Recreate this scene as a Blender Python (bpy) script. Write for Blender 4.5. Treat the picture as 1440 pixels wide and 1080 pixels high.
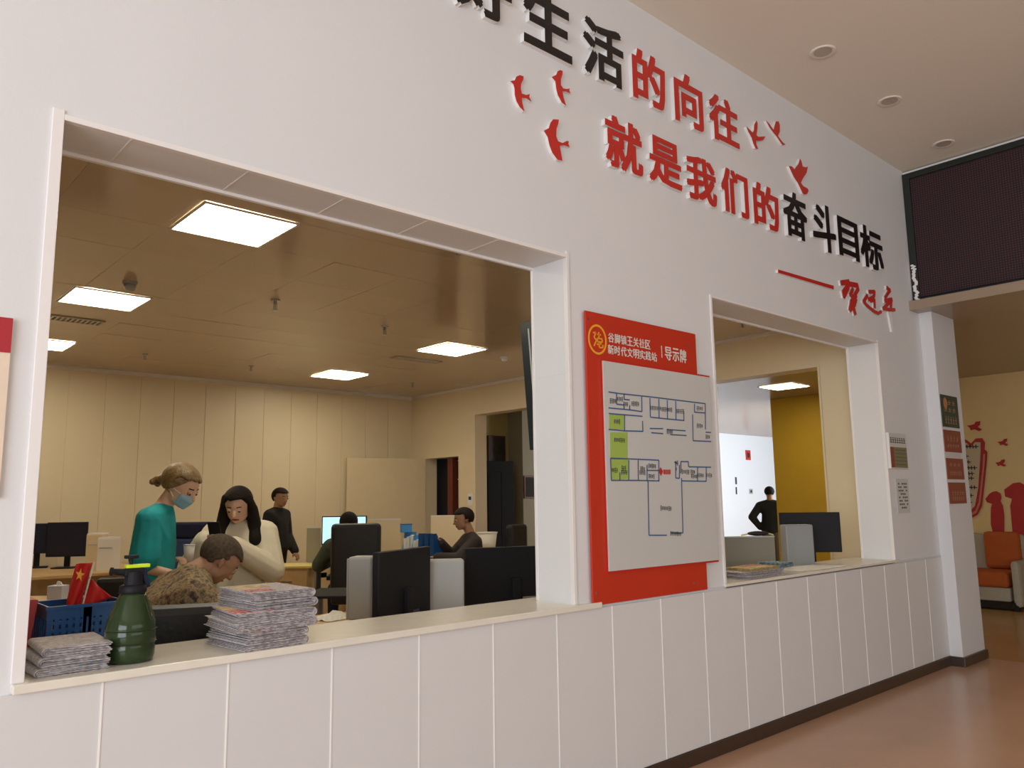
import bpy, bmesh, math, random
import numpy as np
from mathutils import Vector, Matrix
random.seed(7)
PI = math.pi
S = bpy.context.scene
COL = S.collection
for _o in list(bpy.data.objects): bpy.data.objects.remove(_o)

# ---------------------------------------------------------------- camera
YAW, PITCH, ROLL, FPX = math.radians(41.96), math.radians(8.33), math.radians(-0.804), 1116.9
CAM = Vector((0, -3, 1.56))
_f = Vector((math.sin(YAW)*math.cos(PITCH), math.cos(YAW)*math.cos(PITCH), math.sin(PITCH)))
_r0 = Vector((math.cos(YAW), -math.sin(YAW), 0)); _u0 = _r0.cross(_f)
_r = _r0*math.cos(ROLL) + _u0*math.sin(ROLL); _u = -_r0*math.sin(ROLL) + _u0*math.cos(ROLL)
cd = bpy.data.cameras.new('camera'); cam = bpy.data.objects.new('camera', cd); COL.objects.link(cam)
cam.matrix_world = Matrix(((_r.x, _u.x, -_f.x, CAM.x), (_r.y, _u.y, -_f.y, CAM.y), (_r.z, _u.z, -_f.z, CAM.z), (0, 0, 0, 1)))
cd.sensor_width = 36; cd.lens = FPX/1440*36; cd.clip_end = 200
S.camera = cam
# ---------------------------------------------------------------- light + exposure
S.view_settings.view_transform = 'Standard'
S.view_settings.look = 'None'
S.view_settings.gamma = 1
S.view_settings.use_curve_mapping = False
S.view_settings.exposure = 0.0
w = bpy.data.worlds.new('world'); S.world = w; w.use_nodes = True
w.node_tree.nodes['Background'].inputs[0].default_value = (0.78, 0.86, 1.0, 1)
w.node_tree.nodes['Background'].inputs[1].default_value = 1.0
def area(name, loc, target, sx, sy, power, color):
    l = bpy.data.lights.new(name, 'AREA'); l.shape = 'RECTANGLE'; l.size = sx; l.size_y = sy
    l.energy = power; l.color = color
    o = bpy.data.objects.new(name, l); COL.objects.link(o); o.location = loc
    o.rotation_euler = (Vector(target)-Vector(loc)).to_track_quat('-Z', 'Y').to_euler()
    return o
area('daylight_entrance', (-5.6, -4.6, 2.0), (3.5, 0.0, 2.0), 5.5, 3.4, 376, (0.91, 0.975, 1.03))
area('south_fill', (3.0, -8.6, 2.6), (3.0, 0, 2.2), 8.0, 3.0, 110, (1.0, 0.96, 0.90))  # added fill light for pillar front and ceiling; the south wall has no glazing
area('daylight_far_room', (17.5, 3.4, 2.2), (18.5, 9.5, 1.7), 6.0, 2.6, 420, (0.86, 0.93, 1.0))
LIGHT_EMIT = 21.0

# ---------------------------------------------------------------- pixel -> point on a known plane of the place
def ray(u, v): return _r*((u-720)/FPX) - _u*((v-540)/FPX) + _f
def onX(u, v, x): d = ray(u, v); return CAM + d*((x-CAM.x)/d.x)
def onY(u, v, y): d = ray(u, v); return CAM + d*((y-CAM.y)/d.y)
def onZ(u, v, z): d = ray(u, v); return CAM + d*((z-CAM.z)/d.z)
def atd(u, v, dep): return CAM + ray(u, v)*dep

# ---------------------------------------------------------------- materials
def mat(name, col, rough=.6, metal=0., spec=.5, noise=0., nscale=8., bump=0., bscale=60., emit=None, trans=0., coat=0., alpha=1., ior=1.45):
    m = bpy.data.materials.new(name); m.use_nodes = True; nt = m.node_tree; b = nt.nodes['Principled BSDF']
    b.inputs['Base Color'].default_value = (*col, 1); b.inputs['Roughness'].default_value = rough
    b.inputs['Metallic'].default_value = metal; b.inputs['Specular IOR Level'].default_value = spec
    b.inputs['Transmission Weight'].default_value = trans; b.inputs['Coat Weight'].default_value = coat
    b.inputs['Coat Roughness'].default_value = .08; b.inputs['IOR'].default_value = ior
    tc = nt.nodes.new('ShaderNodeTexCoord')
    if noise > 0:
        n = nt.nodes.new('ShaderNodeTexNoise'); n.inputs['Scale'].default_value = nscale; n.inputs['Detail'].default_value = 4
        nt.links.new(tc.outputs['Object'], n.inputs['Vector'])
        r = nt.nodes.new('ShaderNodeValToRGB')
        r.color_ramp.elements[0].position = .3; r.color_ramp.elements[1].position = .7
        r.color_ramp.elements[0].color = (*[c*(1-noise) for c in col], 1)
        r.color_ramp.elements[1].color = (*[min(1, c*(1+noise)) for c in col], 1)
        nt.links.new(n.outputs['Fac'], r.inputs['Fac']); nt.links.new(r.outputs['Color'], b.inputs['Base Color'])
    if bump > 0:
        n = nt.nodes.new('ShaderNodeTexNoise'); n.inputs['Scale'].default_value = bscale
        nt.links.new(tc.outputs['Object'], n.inputs['Vector'])
        bp = nt.nodes.new('ShaderNodeBump'); bp.inputs['Strength'].default_value = bump; bp.inputs['Distance'].default_value = .01
        nt.links.new(n.outputs['Fac'], bp.inputs['Height']); nt.links.new(bp.outputs['Normal'], b.inputs['Normal'])
    if emit:
        b.inputs['Emission Color'].default_value = (*emit[0], 1); b.inputs['Emission Strength'].default_value = emit[1]
    return m
def srgb(r, g, b): return tuple(((c/255)/12.92 if c/255 <= .04045 else ((c/255+.055)/1.055)**2.4) for c in (r, g, b))

M = {}
M['wall'] = mat('white_wall_paint', (.75, .755, .77), .55, noise=.012, nscale=1.5, bump=.04, bscale=90)
M['panel'] = mat('white_wall_panel', (.72, .715, .72), .35, noise=.015, nscale=2)
M['joint'] = mat('bright_joint_strip', (.95, .94, .9), .3)
M['trim'] = mat('white_corner_trim', (.84, .82, .81), .35)
M['sill'] = mat('cream_stone_sill', (.80, .76, .66), .25, noise=.03, nscale=14)
M['owall'] = mat('cream_office_wall_panel', (.78, .67, .47), .4, noise=.015, nscale=2)
M['oceil'] = mat('glossy_ceiling_panel', (.60, .50, .385), .14, spec=1.0, noise=.02, nscale=1)
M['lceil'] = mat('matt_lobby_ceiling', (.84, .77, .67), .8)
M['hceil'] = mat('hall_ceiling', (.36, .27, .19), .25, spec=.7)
M['floor'] = mat('glossy_pinkish_floor', (.56, .34, .22), .22, spec=.5, noise=.04, nscale=2)
M['hfloor'] = mat('hall_floor_vinyl', (.44, .26, .10), .25, noise=.04, nscale=2)
M['base'] = mat('dark_brown_skirting', (.055, .032, .022), .3)
M['yellow'] = mat('mustard_wall_paint', (.62, .38, .03), .5, noise=.03, nscale=3)
M['mural'] = mat('beige_mural_wall', (.74, .54, .25), .6, noise=.02, nscale=3)
M['red'] = mat('red_acrylic', (.55, .028, .018), .35)
M['redboard'] = mat('red_board', (.55, .035, .012), .4, noise=.03, nscale=3)
M['black'] = mat('black_acrylic', (.012, .008, .008), .35)
M['white'] = mat('white_foam_edge', (.85, .84, .83), .5)
M['boardwhite'] = mat('plan_board_face', (.60, .60, .58), .3)
M['line'] = mat('blue_plan_line', (.06, .12, .25), .5)
M['ink'] = mat('dark_ink', (.03, .03, .03), .6)
M['inkgrey'] = mat('grey_ink', (.10, .09, .09), .6)
M['green_zone'] = mat('lime_zone', (.36, .50, .10), .5)
M['gold'] = mat('gold_emblem', (.85, .42, .03), .4)
M['textwhite'] = mat('white_lettering', (.75, .68, .62), .5)
M['blackplastic'] = mat('black_plastic', (.012, .012, .015), .55, spec=.25)
M['screenoff'] = mat('navy_dark_screen', (.010, .012, .030), .25)
M['leather'] = mat('black_leather', (.012, .011, .010), .45, bump=.15, bscale=40)
M['wood'] = mat('light_oak_laminate', (.56, .37, .17), .4, noise=.10, nscale=6)
M['cream'] = mat('cream_laminate', (.70, .58, .38), .45, noise=.02)
M['grey'] = mat('pale_grey_metal', (.43, .44, .42), .4)
M['metal'] = mat('grey_steel', (.4, .4, .42), .3, metal=.9)
M['chrome'] = mat('chrome', (.7, .7, .7), .15, metal=1)
M['blue'] = mat('blue_basket_plastic', (.012, .085, .27), .35)
M['lblue'] = mat('light_blue_plastic', (.05, .26, .58), .35)
M['orange'] = mat('orange_cushion', (.44, .095, .015), .8, noise=.06, bump=.2, bscale=30)
M['sofa'] = mat('grey_green_sofa_fabric', (.42, .38, .30), .85, noise=.06, nscale=20)
M['paper'] = mat('white_paper', (.80, .77, .70), .7, bump=.1, bscale=20)
M['yellowpaper'] = mat('yellow_paper', (.75, .60, .22), .7)
M['skin'] = mat('warm_skin', (.72, .46, .31), .5, noise=.05, nscale=12)
M['skindark'] = mat('tan_skin', (.40, .215, .125), .5, noise=.06, nscale=12)
M['hairdark'] = mat('black_hair', (.012, .008, .006), .7, spec=.2, bump=.4, bscale=120)
M['hairblond'] = mat('dark_blonde_hair', (.20, .13, .05), .4, noise=.5, nscale=30, bump=.5, bscale=120)
M['hairshort'] = mat('cropped_hair', (.085, .06, .038), .85, noise=.35, nscale=60)
M['teal'] = mat('teal_tshirt_cotton', (.012, .34, .36), .8, noise=.16, nscale=7, bump=.6, bscale=11)
M['navy'] = mat('navy_cloth', (.012, .016, .05), .8)
M['darkcloth'] = mat('black_cloth', (.010, .009, .009), .8)
M['greycloth'] = mat('grey_brown_trousers', (.13, .11, .08), .8)
M['whitecloth'] = mat('cream_jacket_cloth', (.74, .68, .52), .8, noise=.05, nscale=8, bump=.3, bscale=18)
M['mask'] = mat('blue_surgical_mask', (.32, .56, .68), .7)
M['brownjacket'] = mat('dark_brown_jacket', (.03, .02, .018), .8)
M['greenjacket'] = mat('dark_green_jacket', (.06, .075, .055), .8, noise=.3, nscale=14)
M['lip'] = mat('lips', (.33, .07, .06), .5)
M['neon'] = mat('neon_yellow_plastic', (.62, .85, .02), .35)
M['led'] = mat('light_diffuser', (.9, .9, .85), .5, emit=((1.0, .90, .70), LIGHT_EMIT))
M['screen'] = mat('lit_screen', (.3, .6, .7), .3, emit=((.50, .85, .95), 1.1))
M['glassgreen'] = mat('green_bottle_plastic', (.038, .066, .026), .08, spec=.9, trans=.25, ior=1.3)
M['pinkpaper'] = mat('pink_cover', (.6, .35, .3), .7)
M['clear'] = mat('clear_plastic', (.8, .85, .85), .1, trans=.8)
M['darkred'] = mat('dark_red_frame', (.16, .035, .02), .4)
M['wallpanelgreen'] = mat('dark_green_poster', (.03, .055, .035), .4)
M['posterred'] = mat('terracotta_poster', (.27, .055, .032), .4)
M['tilewhite'] = mat('far_white_wall', (.82, .86, .90), .5)
M['dkgreen'] = mat('dark_green_plastic', (.02, .035, .02), .4)
M['bluejean'] = mat('slate_blue_cloth', (.05, .085, .19), .8)

def camo_mat():
    m = bpy.data.materials.new('camouflage_cloth'); m.use_nodes = True; nt = m.node_tree; b = nt.nodes['Principled BSDF']
    tc = nt.nodes.new('ShaderNodeTexCoord'); n = nt.nodes.new('ShaderNodeTexNoise')
    n.inputs['Scale'].default_value = 24; n.inputs['Detail'].default_value = 8; n.inputs['Roughness'].default_value = .65; n.inputs['Distortion'].default_value = 0
    nt.links.new(tc.outputs['Object'], n.inputs['Vector'])
    r = nt.nodes.new('ShaderNodeValToRGB'); r.color_ramp.interpolation = 'CONSTANT'
    cs = [(0, (.06, .042, .03)), (.40, (.17, .12, .075)), (.48, (.36, .26, .13)), (.54, (.20, .155, .09)), (.62, (.08, .07, .04))]
    r.color_ramp.elements[0].color = (*cs[0][1], 1); r.color_ramp.elements[1].position = cs[1][0]; r.color_ramp.elements[1].color = (*cs[1][1], 1)
    for p, c in cs[2:]:
        e = r.color_ramp.elements.new(p); e.color = (*c, 1)
    nt.links.new(n.outputs['Fac'], r.inputs['Fac']); nt.links.new(r.outputs['Color'], b.inputs['Base Color'])
    b.inputs['Roughness'].default_value = .85
    return m
M['camo'] = camo_mat(); M['eye'] = mat('eye_white', (.34, .29, .25), .5)

def news_mat(name, base, dark, axis, scale, amount):
    """paper with fine printed text lines (flat print)"""
    m = bpy.data.materials.new(name); m.use_nodes = True; nt = m.node_tree; b = nt.nodes['Principled BSDF']
    tc = nt.nodes.new('ShaderNodeTexCoord'); mp = nt.nodes.new('ShaderNodeMapping')
    nt.links.new(tc.outputs['Object'], mp.inputs['Vector'])
    mp.inputs['Scale'].default_value = (scale[0], scale[1], scale[2])
    n = nt.nodes.new('ShaderNodeTexNoise'); n.inputs['Scale'].default_value = 1; n.inputs['Detail'].default_value = 3
    nt.links.new(mp.outputs['Vector'], n.inputs['Vector'])
    r = nt.nodes.new('ShaderNodeValToRGB'); r.color_ramp.elements[0].position = .44; r.color_ramp.elements[1].position = .56
    r.color_ramp.elements[0].color = (*dark, 1); r.color_ramp.elements[1].color = (*base, 1)
    nt.links.new(n.outputs['Fac'], r.inputs['Fac']); nt.links.new(r.outputs['Color'], b.inputs['Base Color'])
    b.inputs['Roughness'].default_value = .8
    return m
M['news'] = news_mat('newsprint', (.70, .66, .65), (.36, .32, .34), 0, (60, 320, 60), .5)
M['newsred'] = news_mat('red_headline_print', (.62, .42, .38), (.50, .07, .05), 0, (60, 60, 60), .5)
M['newsblue'] = news_mat('blue_picture_print', (.35, .45, .45), (.10, .18, .26), 0, (30, 60, 30), .5)
M['newsyellow'] = news_mat('yellow_picture_print', (.70, .55, .28), (.52, .38, .16), 0, (20, 30, 30), .5)

def ledwall_mat():
    m = bpy.data.materials.new('led_matrix_screen'); m.use_nodes = True; nt = m.node_tree; b = nt.nodes['Principled BSDF']
    tc = nt.nodes.new('ShaderNodeTexCoord'); sp_ = nt.nodes.new('ShaderNodeSeparateXYZ'); nt.links.new(tc.outputs['Object'], sp_.inputs[0])
    out = []
    for ax in ('Y', 'Z'):
        k_ = nt.nodes.new('ShaderNodeMath'); k_.operation = 'MULTIPLY'; k_.inputs[1].default_value = 2*PI/.022; nt.links.new(sp_.outputs[ax], k_.inputs[0])
        s_ = nt.nodes.new('ShaderNodeMath'); s_.operation = 'SINE'; nt.links.new(k_.outputs[0], s_.inputs[0]); out.append(s_)
    mm = nt.nodes.new('ShaderNodeMath'); mm.operation = 'ADD'; nt.links.new(out[0].outputs[0], mm.inputs[0]); nt.links.new(out[1].outputs[0], mm.inputs[1])
    r = nt.nodes.new('ShaderNodeValToRGB'); r.color_ramp.elements[0].position = .3; r.color_ramp.elements[1].position = 1.0
    r.color_ramp.elements[0].color = (.008, .002, .005, 1); r.color_ramp.elements[1].color = (.085, .022, .030, 1)
    nt.links.new(mm.outputs[0], r.inputs['Fac']); nt.links.new(r.outputs['Color'], b.inputs['Base Color'])
    b.inputs['Roughness'].default_value = .6
    return m
M['ledwall'] = ledwall_mat()

# ---------------------------------------------------------------- object helpers
def meta(o, label=None, cat=None, group=None, kind=None):
    if label: o['label'] = label
    if cat: o['category'] = cat
    if group: o['group'] = group
    if kind: o['kind'] = kind
    return o
def empty(name, loc=(0, 0, 0), rz=0., label=None, cat=None, group=None):
    o = bpy.data.objects.new(name, None); COL.objects.link(o); o.empty_display_size = .1
    o.location = loc; o.rotation_euler = (0, 0, rz)
    return meta(o, label, cat, group)
def link(name, me, m, parent=None, bevel=0., smooth=False, loc=None):
    o = bpy.data.objects.new(name, me); COL.objects.link(o)
    if m is not None:
        for q in (m if isinstance(m, (list, tuple)) else [m]): me.materials.append(M[q] if isinstance(q, str) else q)
    if smooth:
        for p in me.polygons: p.use_smooth = True
    if parent: o.parent = parent
    if loc is not None: o.location = loc
    if bevel > 0:
        b = o.modifiers.new('bevel', 'BEVEL'); b.width = bevel; b.segments = 2; b.limit_method = 'ANGLE'
    return o
class MB:
    def __init__(s): s.bm = bmesh.new()
    def box(s, x0, x1, y0, y1, z0, z1, mi=0, mx=None):
        r = bmesh.ops.create_cube(s.bm, size=1)['verts']
        T = Matrix.Translation(((x0+x1)/2, (y0+y1)/2, (z0+z1)/2)) @ Matrix.Diagonal((abs(x1-x0), abs(y1-y0), abs(z1-z0), 1))
        if mx: T = mx @ T
        bmesh.ops.transform(s.bm, matrix=T, verts=r)
        for f in {f for v in r for f in v.link_faces}: f.material_index = mi
        return s
    def rod(s, a, b, r1, r2=None, seg=12, mi=0):
        a = Vector(a); b = Vector(b); r2 = r1 if r2 is None else r2; d = b-a
        q = bmesh.ops.create_cone(s.bm, cap_ends=True, segments=seg, radius1=r1, radius2=r2, depth=d.length)['verts']
        bmesh.ops.transform(s.bm, matrix=Matrix.Translation((a+b)/2) @ d.to_track_quat('Z', 'Y').to_matrix().to_4x4(), verts=q)
        for f in {f for v in q for f in v.link_faces}: f.material_index = mi
        return s
    def ball(s, c, r, seg=12, mi=0):
        r = (r, r, r) if not isinstance(r, (tuple, list)) else r
        q = bmesh.ops.create_uvsphere(s.bm, u_segments=seg, v_segments=seg//2+2, radius=1)['verts']
        bmesh.ops.transform(s.bm, matrix=Matrix.Translation(c) @ Matrix.Diagonal((*r, 1)), verts=q)
        for f in {f for v in q for f in v.link_faces}: f.material_index = mi
        return s
    def poly(s, pts, depth, mi=0):
        """polygon (ordered 3D points) extruded by vector depth"""
        d = Vector(depth); vs = [s.bm.verts.new(p) for p in pts]; vt = [s.bm.verts.new(Vector(p)+d) for p in pts]
        n = len(pts); fs = [s.bm.faces.new(vs), s.bm.faces.new(vt[::-1])]
        for i in range(n): fs.append(s.bm.faces.new((vs[i], vs[(i+1) % n], vt[(i+1) % n], vt[i])))
        for f in fs: f.material_index = mi
        bmesh.ops.recalc_face_normals(s.bm, faces=fs)
        return s
    def lathe(s, prof, c=(0, 0, 0), seg=32, mi=0):
        rings = [[s.bm.verts.new((c[0]+r*math.cos(2*PI*i/seg), c[1]+r*math.sin(2*PI*i/seg), c[2]+z)) for i in range(seg)] for r, z in prof]
        fs = []
        for a, b in zip(rings, rings[1:]):
            for i in range(seg): fs.append(s.bm.faces.new((a[i], a[(i+1) % seg], b[(i+1) % seg], b[i])))
        fs.append(s.bm.faces.new(rings[0][::-1])); fs.append(s.bm.faces.new(rings[-1]))
        for f in fs: f.material_index = mi
        return s
    def mesh(s, name='mesh'):
        me = bpy.data.meshes.new(name); s.bm.to_mesh(me); s.bm.free(); return me
def obj(name, mb, m, parent=None, bevel=0., smooth=False, loc=None): return link(name, mb.mesh(name), m, parent, bevel, smooth, loc)
def boxo(name, x0, x1, y0, y1, z0, z1, m, parent=None, bevel=0.): return obj(name, MB().box(x0, x1, y0, y1, z0, z1), m, parent, bevel)
def struct(o): o['kind'] = 'structure'; return o
def copy_tree(o, parent=None):
    c = o.copy(); COL.objects.link(c); c.parent = parent
    for ch in list(o.children): copy_tree(ch, c)
    return c

# ================================================================ STRUCTURE
X0, X1 = .594, 3.114          # big counter opening
X2, X3 = 4.527, 7.08          # small counter opening
SZ, TZ, WT = 1.01, 2.905, .27
FO = .12                      # office floor level
CEIL, OCEIL = 4.76, 3.31
HX = 7.65                     # office right wall face
EX = 13.2                     # far wall of the hall
struct(boxo('floor', -6, 8.65, -9, -.0, -.1, 0, 'floor'))
struct(boxo('floor', 8.65, EX, -9, 8.3, -.1, 0, 'hfloor'))
struct(boxo('floor', 7.92, 8.65, 0, 8.3, -.1, 0, 'hfloor'))
struct(boxo('floor', EX, 26, 4.6, 9.5, -.1, 0, 'hfloor'))
struct(boxo('floor', -1.5, HX, WT, 8.05, 0, FO, 'hfloor'))
# lobby wall with two openings
wn = MB()
wn.box(-6, X0, 0, WT, 0, CEIL); wn.box(X1, X2, 0, WT, 0, CEIL); wn.box(X3, 8.65, 0, WT, 0, CEIL)
wn.box(X0, X1, 0, WT, TZ, CEIL); wn.box(X2, X3, 0, WT, TZ, CEIL); wn.box(X0, X1, 0, WT, 0, SZ-.03); wn.box(X2, X3, 0, WT, 0, SZ-.03)
wall_n = struct(obj('wall_north', wn, 'wall'))
PP = .4296
me_panel = MB().box(.003, PP-.003, -.012, -.0005, .09, SZ-.032).mesh('wall_panel'); me_panel.materials.append(M['panel'])
me_joint = MB().box(-.003, .003, -.0145, -.0005, .09, SZ-.032).mesh('joint_strip'); me_joint.materials.append(M['joint'])
for i in range(-8, 17):
    x = .825+PP*i
    if x > 8.08-.2: continue
    o = bpy.data.objects.new('wall_panel', me_panel); COL.objects.link(o); o.parent = wall_n; o.location = (x, 0, 0)
    o = bpy.data.objects.new('joint_strip', me_joint); COL.objects.link(o); o.parent = wall_n; o.location = (x, 0, 0)
# reveals' panel seams on the right jambs and soffit
def strips(parent, lst, m='joint'):
    for b in lst: boxo('joint_strip', *b, m, parent)
strips(wall_n, [(X1-.002, X1+.002, .01, WT-.01, z, z+.004) for z in (1.62, 2.25)] + [(X3-.002, X3+.002, .01, WT-.01, z, z+.004) for z in (1.25, 1.85, 2.5)], 'wall')
strips(wall_n, [(x-.003, x+.003, 0.004, WT-.004, TZ-.002, TZ+.002) for x in (.82, 1.27, 1.72, 2.17, 2.62)], 'trim')
# corner trims around the openings
t1 = MB()
for a, b in ((X0, X1), (X2, X3)):
    wdt = .036 if a == X0 else .02
    t1.box(a-wdt, a+.001, -.008, .02, SZ, TZ+wdt); t1.box(b-.001, b+wdt*.6, -.008, .02, SZ, TZ+wdt)
    t1.box(a+.001, b-.001, -.008, .02, TZ-.001, TZ+wdt*.6)
    t1.box(a, b, WT-.004, WT+.018, TZ-.014, TZ+.01)
    t1.box(b-.004, b+.01, WT-.005, WT+.015, SZ, TZ)
struct(obj('trim_1', t1, 'trim', bevel=.002))
# sills
s1 = struct(obj('trim_2', MB().box(.56, 3.30, -.035, .40, SZ-.03, SZ), 'sill', bevel=.004)); s1['label'] = 'long cream stone sill under the large opening'
s2 = struct(obj('trim_3', MB().box(4.50, 7.16, -.02, .40, SZ-.02, SZ), 'sill', bevel=.003)); s2['label'] = 'cream stone sill under the small opening'
struct(obj('trim_4', MB().box(7.16, 8.07, -.012, 0, SZ-.022, SZ-.012).box(3.30, 4.5, -.008, 0, SZ-.022, SZ-.012), 'panel'))
# skirting
struct(obj('baseboard_north', MB().box(-6, 8.08, -.02, 0, 0, .085), 'base', bevel=.006))
struct(obj('baseboard_pillar', MB().box(8.06, 8.67, -.142, 0, 0, .085), 'base', bevel=.006))
# pillar and beam
pil = struct(obj('wall_pillar', MB().box(8.08, 8.65, -.12, 0, .0, 3.38), 'wall', bevel=.004))
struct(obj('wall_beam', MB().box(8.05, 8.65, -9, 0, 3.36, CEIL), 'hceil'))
struct(boxo('ceiling', -6, 8.65, -9, 0, CEIL, CEIL+.1, 'lceil'))
# office shell
wo = MB(); wo.box(-1.6, HX, 8.05, 8.2, FO, OCEIL)
wall_back = struct(obj('wall_back', wo, 'owall'))
me_op = MB().box(.004, PP-.004, -.008, 0, FO, OCEIL-.08).mesh('wall_panel'); me_op.materials.append(M['owall'])
for i in range(-5, 13):
    x = 2.45+PP*i
    if x > HX-.42: continue
    o = bpy.data.objects.new('wall_panel', me_op); COL.objects.link(o); o.parent = wall_back; o.location = (x, 8.05, 0)
boxo('cove', -1.5, HX, 8.03, 8.05, OCEIL-.05, OCEIL, 'trim', wall_back)
struct(boxo('wall_west_office', -1.6, -1.5, WT, 8.2, FO, OCEIL, 'owall'))
# right wall of the office with three openings
OA0, OA1, DB0, DB1, OB0, OB1, LT = 4.55, 6.36, 6.77, 7.64, .855, 3.2, 2.86
we = MB()
for a, b in ((WT, OB0), (OB1, OA0), (OA1, DB0), (DB1, 8.05)): we.box(HX, HX+.22, a, b, FO-.12, OCEIL)
we.box(HX, HX+.22, OB0, OB1, LT, OCEIL); we.box(HX, HX+.22, OA0, OA1, LT, OCEIL); we.box(HX, HX+.22, DB0, DB1, 2.25, OCEIL)
wall_e = struct(obj('wall_east_office', we, 'owall'))
boxo('cove', HX-.02, HX, WT, 8.05, OCEIL-.04, OCEIL, 'trim', wall_e)
tr = MB()
for a, b, z in ((OA0, OA1, LT), (OB0, OB1, LT), (DB0, DB1, 2.25)):
    tr.box(HX-.008, HX, a-.02, a, FO, z+.02); tr.box(HX-.008, HX, b, b+.02, FO, z+.02); tr.box(HX-.008, HX, a, b, z, z+.02)
struct(obj('trim_5', tr, 'owall'))
# office ceiling: 0.6 m metal panels, each one a piece
ceil_o = struct(boxo('ceiling', -1.6, HX+.3, WT, 8.2, OCEIL+.0205, OCEIL+.1, 'oceil'))
me_cp = MB().box(-.3043, .3043, -.3043, .3043, 0, .02).mesh('ceiling_panel'); me_cp.materials.append(M['oceil'])
LX, LY = (1.90, 5.56, ), (1.76, 4.22, 6.66)
lights = [(1.93, 1.76), (1.83, 4.22), (1.83, 6.66), (5.56, 4.22), (5.48, 6.66), (5.56, 1.76)]
for i in range(-5, 10):
    for j in range(-2, 11):
        x = 1.90+.61*i; y = 1.76+.61*j
        if x > HX-.2 or y > 7.95 or y < .5 or x < -1.2: continue
        o = bpy.data.objects.new('ceiling_panel', me_cp); COL.objects.link(o); o.parent = ceil_o
        o.location = (x, y, OCEIL); o.rotation_euler = (random.uniform(-.004, .004), random.uniform(-.004, .004), 0)
# hall to the right and corridor
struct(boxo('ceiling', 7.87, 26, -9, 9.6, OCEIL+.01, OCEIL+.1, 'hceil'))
we2 = MB(); we2.box(EX, EX+.2, -9, 4.6, 0, OCEIL+.01)
struct(obj('wall_east', MB().box(EX, EX+.2, -9, 2.2, 0, OCEIL+.01), 'mural'))
struct(boxo('wall_east_yellow', EX, EX+.2, 2.2, 4.6, 0, OCEIL+.01, 'yellow'))
struct(boxo('wall_corridor', 7.87, EX+.2, 8.3, 8.45, 0, OCEIL+.01, mat('yellow_green_paint', (.55, .50, .22), .5)))
struct(boxo('wall_far_room', EX+.2, 26, 9.5, 9.7, 0, OCEIL+.01, 'tilewhite'))
struct(boxo('wall_far_room_side', 26, 26.2, 2.4, 9.7, 0, OCEIL+.01, 'tilewhite'))
struct(boxo('wall_south', -6, 13.4, -9.2, -9, 0, CEIL, 'wall'))
ww = MB(); ww.box(-6.2, -6, -9, -8, 0, CEIL); ww.box(-6.2, -6, -1, WT, 0, CEIL); ww.box(-6.2, -6, -8, -1, 3.9, CEIL)
struct(obj('wall_west', ww, 'wall'))
dn = MB()
for y in (-8, -6.25, -4.5, -2.75, -1.05): dn.box(-6.14, -6.06, y, y+.06, 0, 3.9)
dn.box(-6.14, -6.06, -8, -1, 2.4, 2.46); dn.box(-6.14, -6.06, -8, -1, 3.84, 3.9)
struct(obj('window_1', dn, 'metal'))
# yellow wall seams
# ---------------------------------------------------------------- office door leaf + doorway
door = struct(empty('door_1', (HX-.01, DB1, FO)))
leafdir = math.atan2(7.93-DB1, 6.35-HX+.01)
lf = MB(); lf.box(0, 1.32, -.02, .02, 0, 2.13)
leaf = obj('door_leaf', lf, 'cream', door, bevel=.004); leaf.rotation_euler = (0, 0, leafdir)
ob = MB(); ob.box(.04, .09, -.04, -.02, 2.02, 2.07).box(1.18, 1.22, -.045, -.02, 2.06, 2.1).rod((1.24, -.06, .93), (1.12, -.06, .93), .012).rod((1.24, -.06, .93), (1.24, 0, .93), .01)
h = obj('door_handle', ob, 'metal', leaf)
fr = MB(); fr.box(HX+.1, HX+.2, DB0+.29, DB0+.42, 0, 2.24)
struct(obj('door_2', fr, 'darkred'))['label'] = 'brown red door post in the dark doorway'
struct(obj('doorway_dark_board', MB().box(7.98, 8.0, 6.72, 8.28, 0, 2.6), 'darkcloth'))  # black board added behind the doorway to give its dark view
wf = MB()
for y in (6.85, 7.1, 7.35): wf.box(7.95, 7.975, y, y+.012, .3, 2.3)
for z in (.8, 1.35, 1.9, 2.2): wf.box(7.95, 7.975, 6.75, 7.45, z, z+.012)
struct(obj('window_3', wf, 'owall'))

# ================================================================ LETTERING ON THE WALL
GL = {}
def glyph_polys(ch, bold, sq=True):
    key = (ch, bold)
    if key in GL: return GL[key]
    c = bpy.data.curves.new('g', 'FONT'); c.body = ch; c.resolution_u = 2
    o = bpy.data.objects.new('g', c); COL.objects.link(o)
    bpy.context.view_layer.update()
    me = bpy.data.meshes.new_from_object(o.evaluated_get(bpy.context.evaluated_depsgraph_get()))
    V = [(v.co.x, v.co.y) for v in me.vertices]; Fc = [tuple(p.vertices) for p in me.polygons]
    bpy.data.objects.remove(o); bpy.data.meshes.remove(me)
    if bold > 0:
        vv, ff = [], []
        for dx, dy in ((-1, -1), (1.03, -.96), (-.96, 1.03), (.98, .98)):
            n = len(vv); vv += [(x+dx*bold, y+dy*bold*.8) for x, y in V]; ff += [tuple(i+n for i in f) for f in Fc]
        V, Fc = vv, ff
    xs = [v[0] for v in V] or [0, 1]; ys = [v[1] for v in V] or [0, 1]
    x0, x1, y0, y1 = min(xs), max(xs), min(ys), max(ys)
    V = [((x-x0)/(x1-x0+1e-9), (y-y0)/(y1-y0+1e-9)) for x, y in V]
    GL[key] = (V, Fc, (x1-x0)/(y1-y0+1e-9)); return GL[key]
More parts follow.
